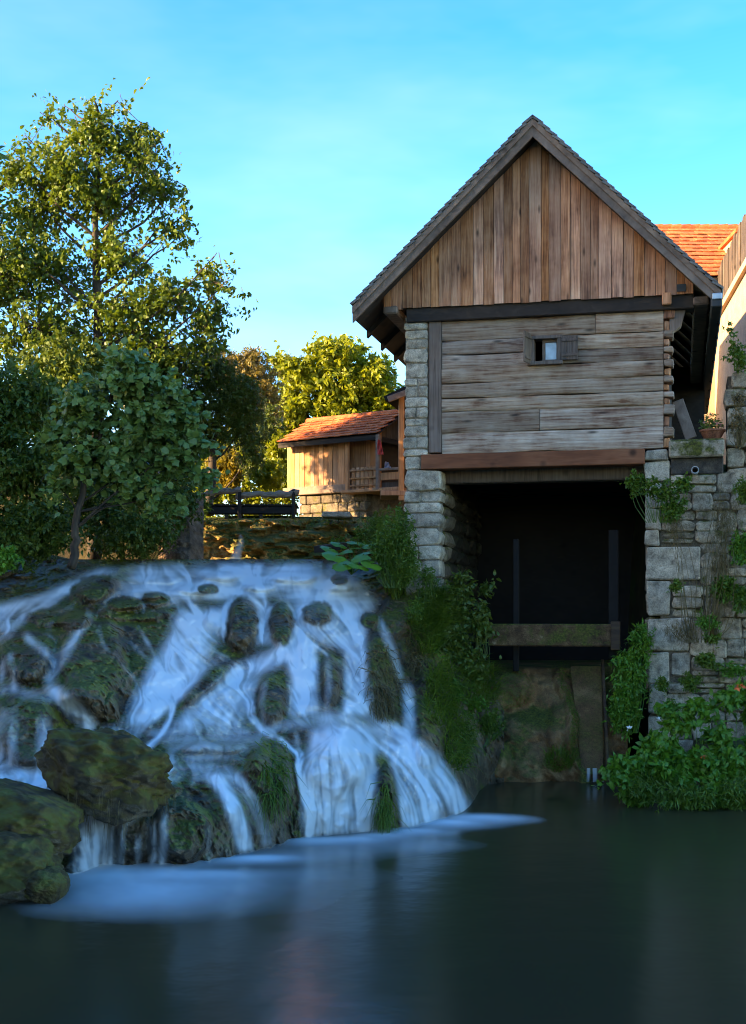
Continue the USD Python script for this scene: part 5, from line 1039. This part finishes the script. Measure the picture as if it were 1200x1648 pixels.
sel = B['big'][2]; sel = sel[(sel[:, 2] < -.12) & (sel[:, 1] < .1)]; part(B['big'][0], 'hanging_roots', grass(sel[rg.choice(len(sel), 160)], .16, rg, (0, -.2, -2.5), .006, .2), 'dry_grass', kind='stuff')

plant('pier_weeds', 'feathery tall weeds in front of the left stone pier', 'weeds', [blob(640, 860, 22.5, 30, 60, .3), blob(618, 880, 22.7, 28, 36, .3), blob(655, 900, 22.3, 20, 46, .25)], 'herb_leaf', 81, 380, length=.35, leaves=16, size=.075, wid=.28, up=.7, stems=60)
plant('nettle_clump', 'leafy nettles climbing inside the left edge of the mill opening', 'nettles', [blob(742, 960, 22.6, 26, 50, .25), blob(770, 1000, 22.5, 22, 40, .25), blob(730, 1040, 22.3, 30, 50, .3), blob(755, 1075, 22.2, 30, 36, .3), blob(782, 945, 22.7, 9, 14, .1)], 'dark_leaf', 82, 420, length=.3, leaves=12, size=.095, stems=50)
plant('moss_herbs', 'light green herbs on the slope by the mill outlet', 'herbs', [blob(790, 1160, 21.9, 26, 30, .2), blob(745, 1165, 21.6, 26, 40, .25)], 'herb_leaf', 83, 220, length=.25, leaves=14, size=.07, wid=.22, stems=30)
plant('outlet_fern', 'lush fern fronds hanging at the right edge of the mill opening', 'fern', [blob(1012, 1085, 21.9, 26, 50, .25), blob(1005, 1140, 21.8, 24, 40, .25), blob(1030, 1030, 21.9, 12, 36, .15)], 'bright_leaf', 84, 420, length=.32, leaves=16, size=.10, wid=.3, hang=.6, stems=40)
rb2 = np.random.default_rng(31); bl_ = []
for k in range(34):
    px = rb2.uniform(1000, 1250); topy = np.interp(px, [1000, 1040, 1090, 1140, 1200, 1250], [1215, 1175, 1120, 1100, 1085, 1080]); py = rb2.uniform(topy + 18, 1275); f = (1290 - py) / 200
    bl_.append(blob(px, py, 19.3 + 1.2 * f + rb2.uniform(-.2, .2), rb2.uniform(18, 32), rb2.uniform(13, 24), .26))
plant('waterside_bush', 'bright green leafy bush leaning over the pool at the right edge', 'bush', bl_, 'bright_leaf', 85, 950, length=.34, leaves=12, size=.125, wid=.52, hang=.45, stems=90, shell=3)
plant('waterside_herbs', 'narrow leaved herbs trailing into the pool below the green bush', 'herbs', [blob(1030, 1262, 19.4, 40, 28, .3), blob(1110, 1275, 19.2, 60, 20, .3), blob(1190, 1270, 19.2, 50, 26, .3)], 'herb_leaf', 86, 330, length=.35, leaves=16, size=.11, wid=.18, hang=.5, stems=50)
rq = np.random.default_rng(55); wp_ = np.array([at(rq.uniform(320, 600), rq.uniform(838, 846), 26.3) for _ in range(260)])
top('grass_tuft', grass(wp_, .22, rq, (0, -.5, -.5), .01, .5), 'grass_blade', 'short grass hanging over the lip of the mossy weir', 'grass tuft')
plant('weir_weeds', 'green weeds growing on the mossy weir below the shed foundation', 'weeds', [blob(585, 860, 25.6, 30, 22, .3), blob(610, 840, 25.4, 24, 26, .3), blob(545, 868, 25.6, 16, 10, .2)], 'herb_leaf', 90, 150, length=.3, leaves=14, size=.075, wid=.3, up=.6, stems=30)
plant('weir_weeds', 'leafy clump spilling down the left end of the weir', 'weeds', [blob(325, 812, 27.0, 22, 14, .3), blob(300, 825, 26.5, 18, 22, .3)], 'herb_leaf', 91, 120, length=.3, leaves=14, size=.075, wid=.4, stems=20)
def on_apron(px, py):
    i = np.clip(((np.asarray(py) - 1062) / 2.5).astype(int), 0, ru.shape[0] - 1); j = np.clip(((np.asarray(px) - 752) / 2.5).astype(int), 0, ru.shape[1] - 1); d_ = Dr[i, j]
    return np.stack([d_ * (px - CX) / F_PX, d_, ZC + d_ * (HY - py) / F_PX], -1)
yy = rq.uniform(1066, 1235, 2600); top('moss_ridge', grass(on_apron(902 + (yy - 1060) * .17 - 6 * np.sin(yy / 17.0) + rq.normal(size=2600) * 6, yy), .045, rq, (0, -.4, -.2), .009, .7), 'grass_blade', 'strip of green moss running down the apron beside the chute', 'moss')
a_ = rq.random(500) * 6.28; r_ = np.sqrt(rq.random(500)); top('grass_tuft', grass(on_apron(900 + 24 * r_ * np.cos(a_), 1226 + 18 * r_ * np.sin(a_)), .24, rq, (0, -.4, .1), .01, .5), 'grass_blade', 'bright grass tuft low on the apron left of the chute foot', 'grass tuft')
a_ = rq.random(1800) * 6.28; r_ = np.sqrt(rq.random(1800)); top('moss_cushion', grass(on_apron(815 + 44 * r_ * np.cos(a_), 1108 + 34 * r_ * np.sin(a_)), .04, rq, (0, -.4, -.2), .009, .8), 'grass_blade', 'olive moss cushion on the left shoulder of the apron', 'moss')
plant('slope_weeds', 'broad leaved weeds among the grass on the slope left of the apron', 'weeds', [blob(700, 1060, 21.9, 20, 30, .2), blob(728, 1110, 21.6, 18, 26, .2), blob(760, 1130, 21.9, 22, 24, .2)], 'bright_leaf', 92, 120, length=.26, leaves=11, size=.08, wid=.45, stems=24)
plant('slope_weeds', 'thin weeds on the slope under the left stone pier', 'weeds', [blob(668, 985, 22.0, 18, 28, .2), blob(690, 930, 22.4, 16, 26, .15)], 'herb_leaf', 93, 110, length=.28, leaves=12, size=.065, wid=.3, stems=24)
plant('wall_ivy', 'light green creeper hanging over the top of the right stone pier', 'creeper', [blob(1022, 775, 21.6, 16, 24, .12), blob(1060, 785, 21.5, 30, 22, .1), blob(1085, 815, 21.5, 24, 26, .1), blob(1098, 775, 21.5, 18, 14, .1)], 'herb_leaf', 87, 240, length=.2, leaves=13, size=.055, wid=.6, stems=30)
plant('dry_creeper', 'dead brown creeper stems hanging on the stones of the right wall', 'creeper', [blob(1085, 850, 21.5, 20, 26, .05), blob(1165, 830, 21.4, 26, 60, .06), blob(1160, 900, 21.4, 20, 40, .06), blob(1100, 1010, 21.4, 40, 24, .06)], 'dry_grass', 88, 260, length=.35, leaves=9, size=.09, wid=.08, hang=1.0, stems=70)
for k, (px, py, rx, ry, lab) in enumerate(((1165, 945, 24, 24, 'round green weed on the wall right of the largest block'), (1138, 1000, 22, 14, 'low green weed rooted in the wall joint at mid height'), (1140, 1060, 22, 16, 'pale green herb tuft on the lower wall above the bush'), (1110, 1095, 22, 16, 'small green herb in the joint below the paired square blocks'), (1190, 880, 18, 30, 'green creeper patch at the right edge of the wall'), (1087, 940, 9, 12, 'tiny green weed between two pale wall stones'), (1190, 960, 16, 24, 'weed clump at the right edge beneath the creeper patch'), (1180, 1075, 26, 14, 'dark leaved weed on the lower right of the wall'), (1195, 790, 16, 22, 'small green plant below the pillar foot'), (1066, 1098, 12, 14, 'fine herb sprouting beside the lowest corner block'), (1075, 1140, 26, 18, 'bushy green herb at the foot of the stone pier'), (1148, 1025, 16, 8, 'short green weed under the mid wall joint'))):
    plant('wall_weed', lab, 'weed', [blob(px, py, 21.35, rx, ry, .1)], ('herb_leaf', 'bright_leaf', 'grass_blade')[k % 3], 100 + k, int(26 + rx * ry / 10), length=.16, leaves=12, size=.055 if k % 2 else .07, wid=.4, stems=8)
plant('pillar_shrub', 'slender leafy seedling standing on the right stone pillar', 'shrub', [blob(1180, 560, 21.6, 10, 30, .1), blob(1192, 575, 21.6, 14, 22, .12), blob(1174, 530, 21.6, 4, 18, .05)], 'herb_leaf', 120, 80, length=.2, leaves=9, size=.06, stems=10)
plant('pillar_creeper', 'dark dry creeper over the right stone pillar', 'creeper', [blob(1188, 680, 21.2, 16, 40, .08), blob(1190, 640, 21.2, 14, 12, .08)], 'dry_grass', 121, 120, length=.2, leaves=12, size=.05, wid=.3, stems=20)
# flowers
rf = np.random.default_rng(9)
def blossoms(name, label, pts, size, mt, cat='flower'):
    P = np.repeat(np.asarray(pts), 6, axis=0); A = rf.normal(size=P.shape) + np.array([0, -.5, .2]); top(name, leaf_mesh(P, A, size, rf, .6), mt, label, cat)
blossoms('orange_flower', 'orange blossom at the right edge above the green bush', [at(1193, 1104, 19.3), at(1186, 1106, 19.3)], .07, 'orange_petal')
blossoms('orange_flower', 'orange blossom low in the front of the green bush', [at(1130, 1217, 18.9)], .06, 'orange_petal')
for q_, l_ in (((1060, 1158, 19.3), 'small white blossom above the left shoulder of the green bush'), ((1012, 1172, 19.3), 'small white blossom beside the ferns left of the green bush')): blossoms('white_flower', l_, [at(*q_)], .05, 'white_petal')
pc = M.world(H(1146, 680, .2)[0], .25, az); rp = np.random.default_rng(13)
fol, st, en = twigs([(np.array([0, 0, .32]), (.2, .15, .16)), (np.array([-.12, 0, .28]), (.12, .12, .12))], rp, n=60, length=.2, leaves=8, size=.05); part(pot, 'foliage', fol, 'maple_leaf')
Pf = np.repeat(en[rp.choice(len(en), 22)], 5, axis=0); part(pot, 'blossoms', leaf_mesh(Pf, rp.normal(size=Pf.shape), .035, rp, .7), 'pink_petal')
# butterbur: big round leaves one by one
bb = thing('butterbur', 'butterbur with big round leaves at the right end of the rim', 'plant', at(565, 915, 22.9)); bo = at(565, 915, 22.9); rl = np.random.default_rng(15)
def round_leaf(c, r, tilt, az_):
    a = np.linspace(.35, 2 * np.pi - .35, 18); ring1 = np.c_[np.cos(a), np.sin(a), 0 * a] * .55; ring2 = np.c_[np.cos(a) * (1 + .05 * np.sin(a * 9)), np.sin(a) * (1 + .05 * np.sin(a * 9)), -.18 + .05 * np.sin(a * 5)]
    v = np.vstack([[0, 0, .06 - .12], ring1 * [1, 1, 0] + [0, 0, -.03], ring2]) * r; n = len(a); f = [[0, 1 + i, 2 + i] for i in range(n - 1)] + [q for i in range(n - 1) for q in ([1 + i, 1 + n + i, 2 + n + i], [1 + i, 2 + n + i, 2 + i])]
    Rm = trimesh.transformations.euler_matrix(tilt, 0, az_, 'sxyz')[:3, :3]; return v @ Rm.T + c, np.array(f)
for px, py, r, Y in ((540, 893, .24, 22.7), (562, 884, .2, 23.0), (585, 892, .25, 22.6), (552, 908, .2, 22.4), (575, 908, .22, 22.4), (598, 906, .2, 22.4), (530, 882, .17, 23.0), (572, 872, .19, 23.2), (596, 876, .17, 23.1), (545, 875, .16, 23.2)):
    c = at(px, py, Y); part(bb, 'leaf', round_leaf(c, r, math.radians(rl.uniform(10, 34)), rl.uniform(-1, 1)), 'bright_leaf', smooth=True, loc=bo)
    part(bb, 'stalk', tube([c, c * .5 + np.array([bo[0], bo[1], bo[2]]) * .5 - [0, 0, .02], bo - [0, 0, .1]], [.008, .01, .012], 5), 'herb_leaf', loc=bo)
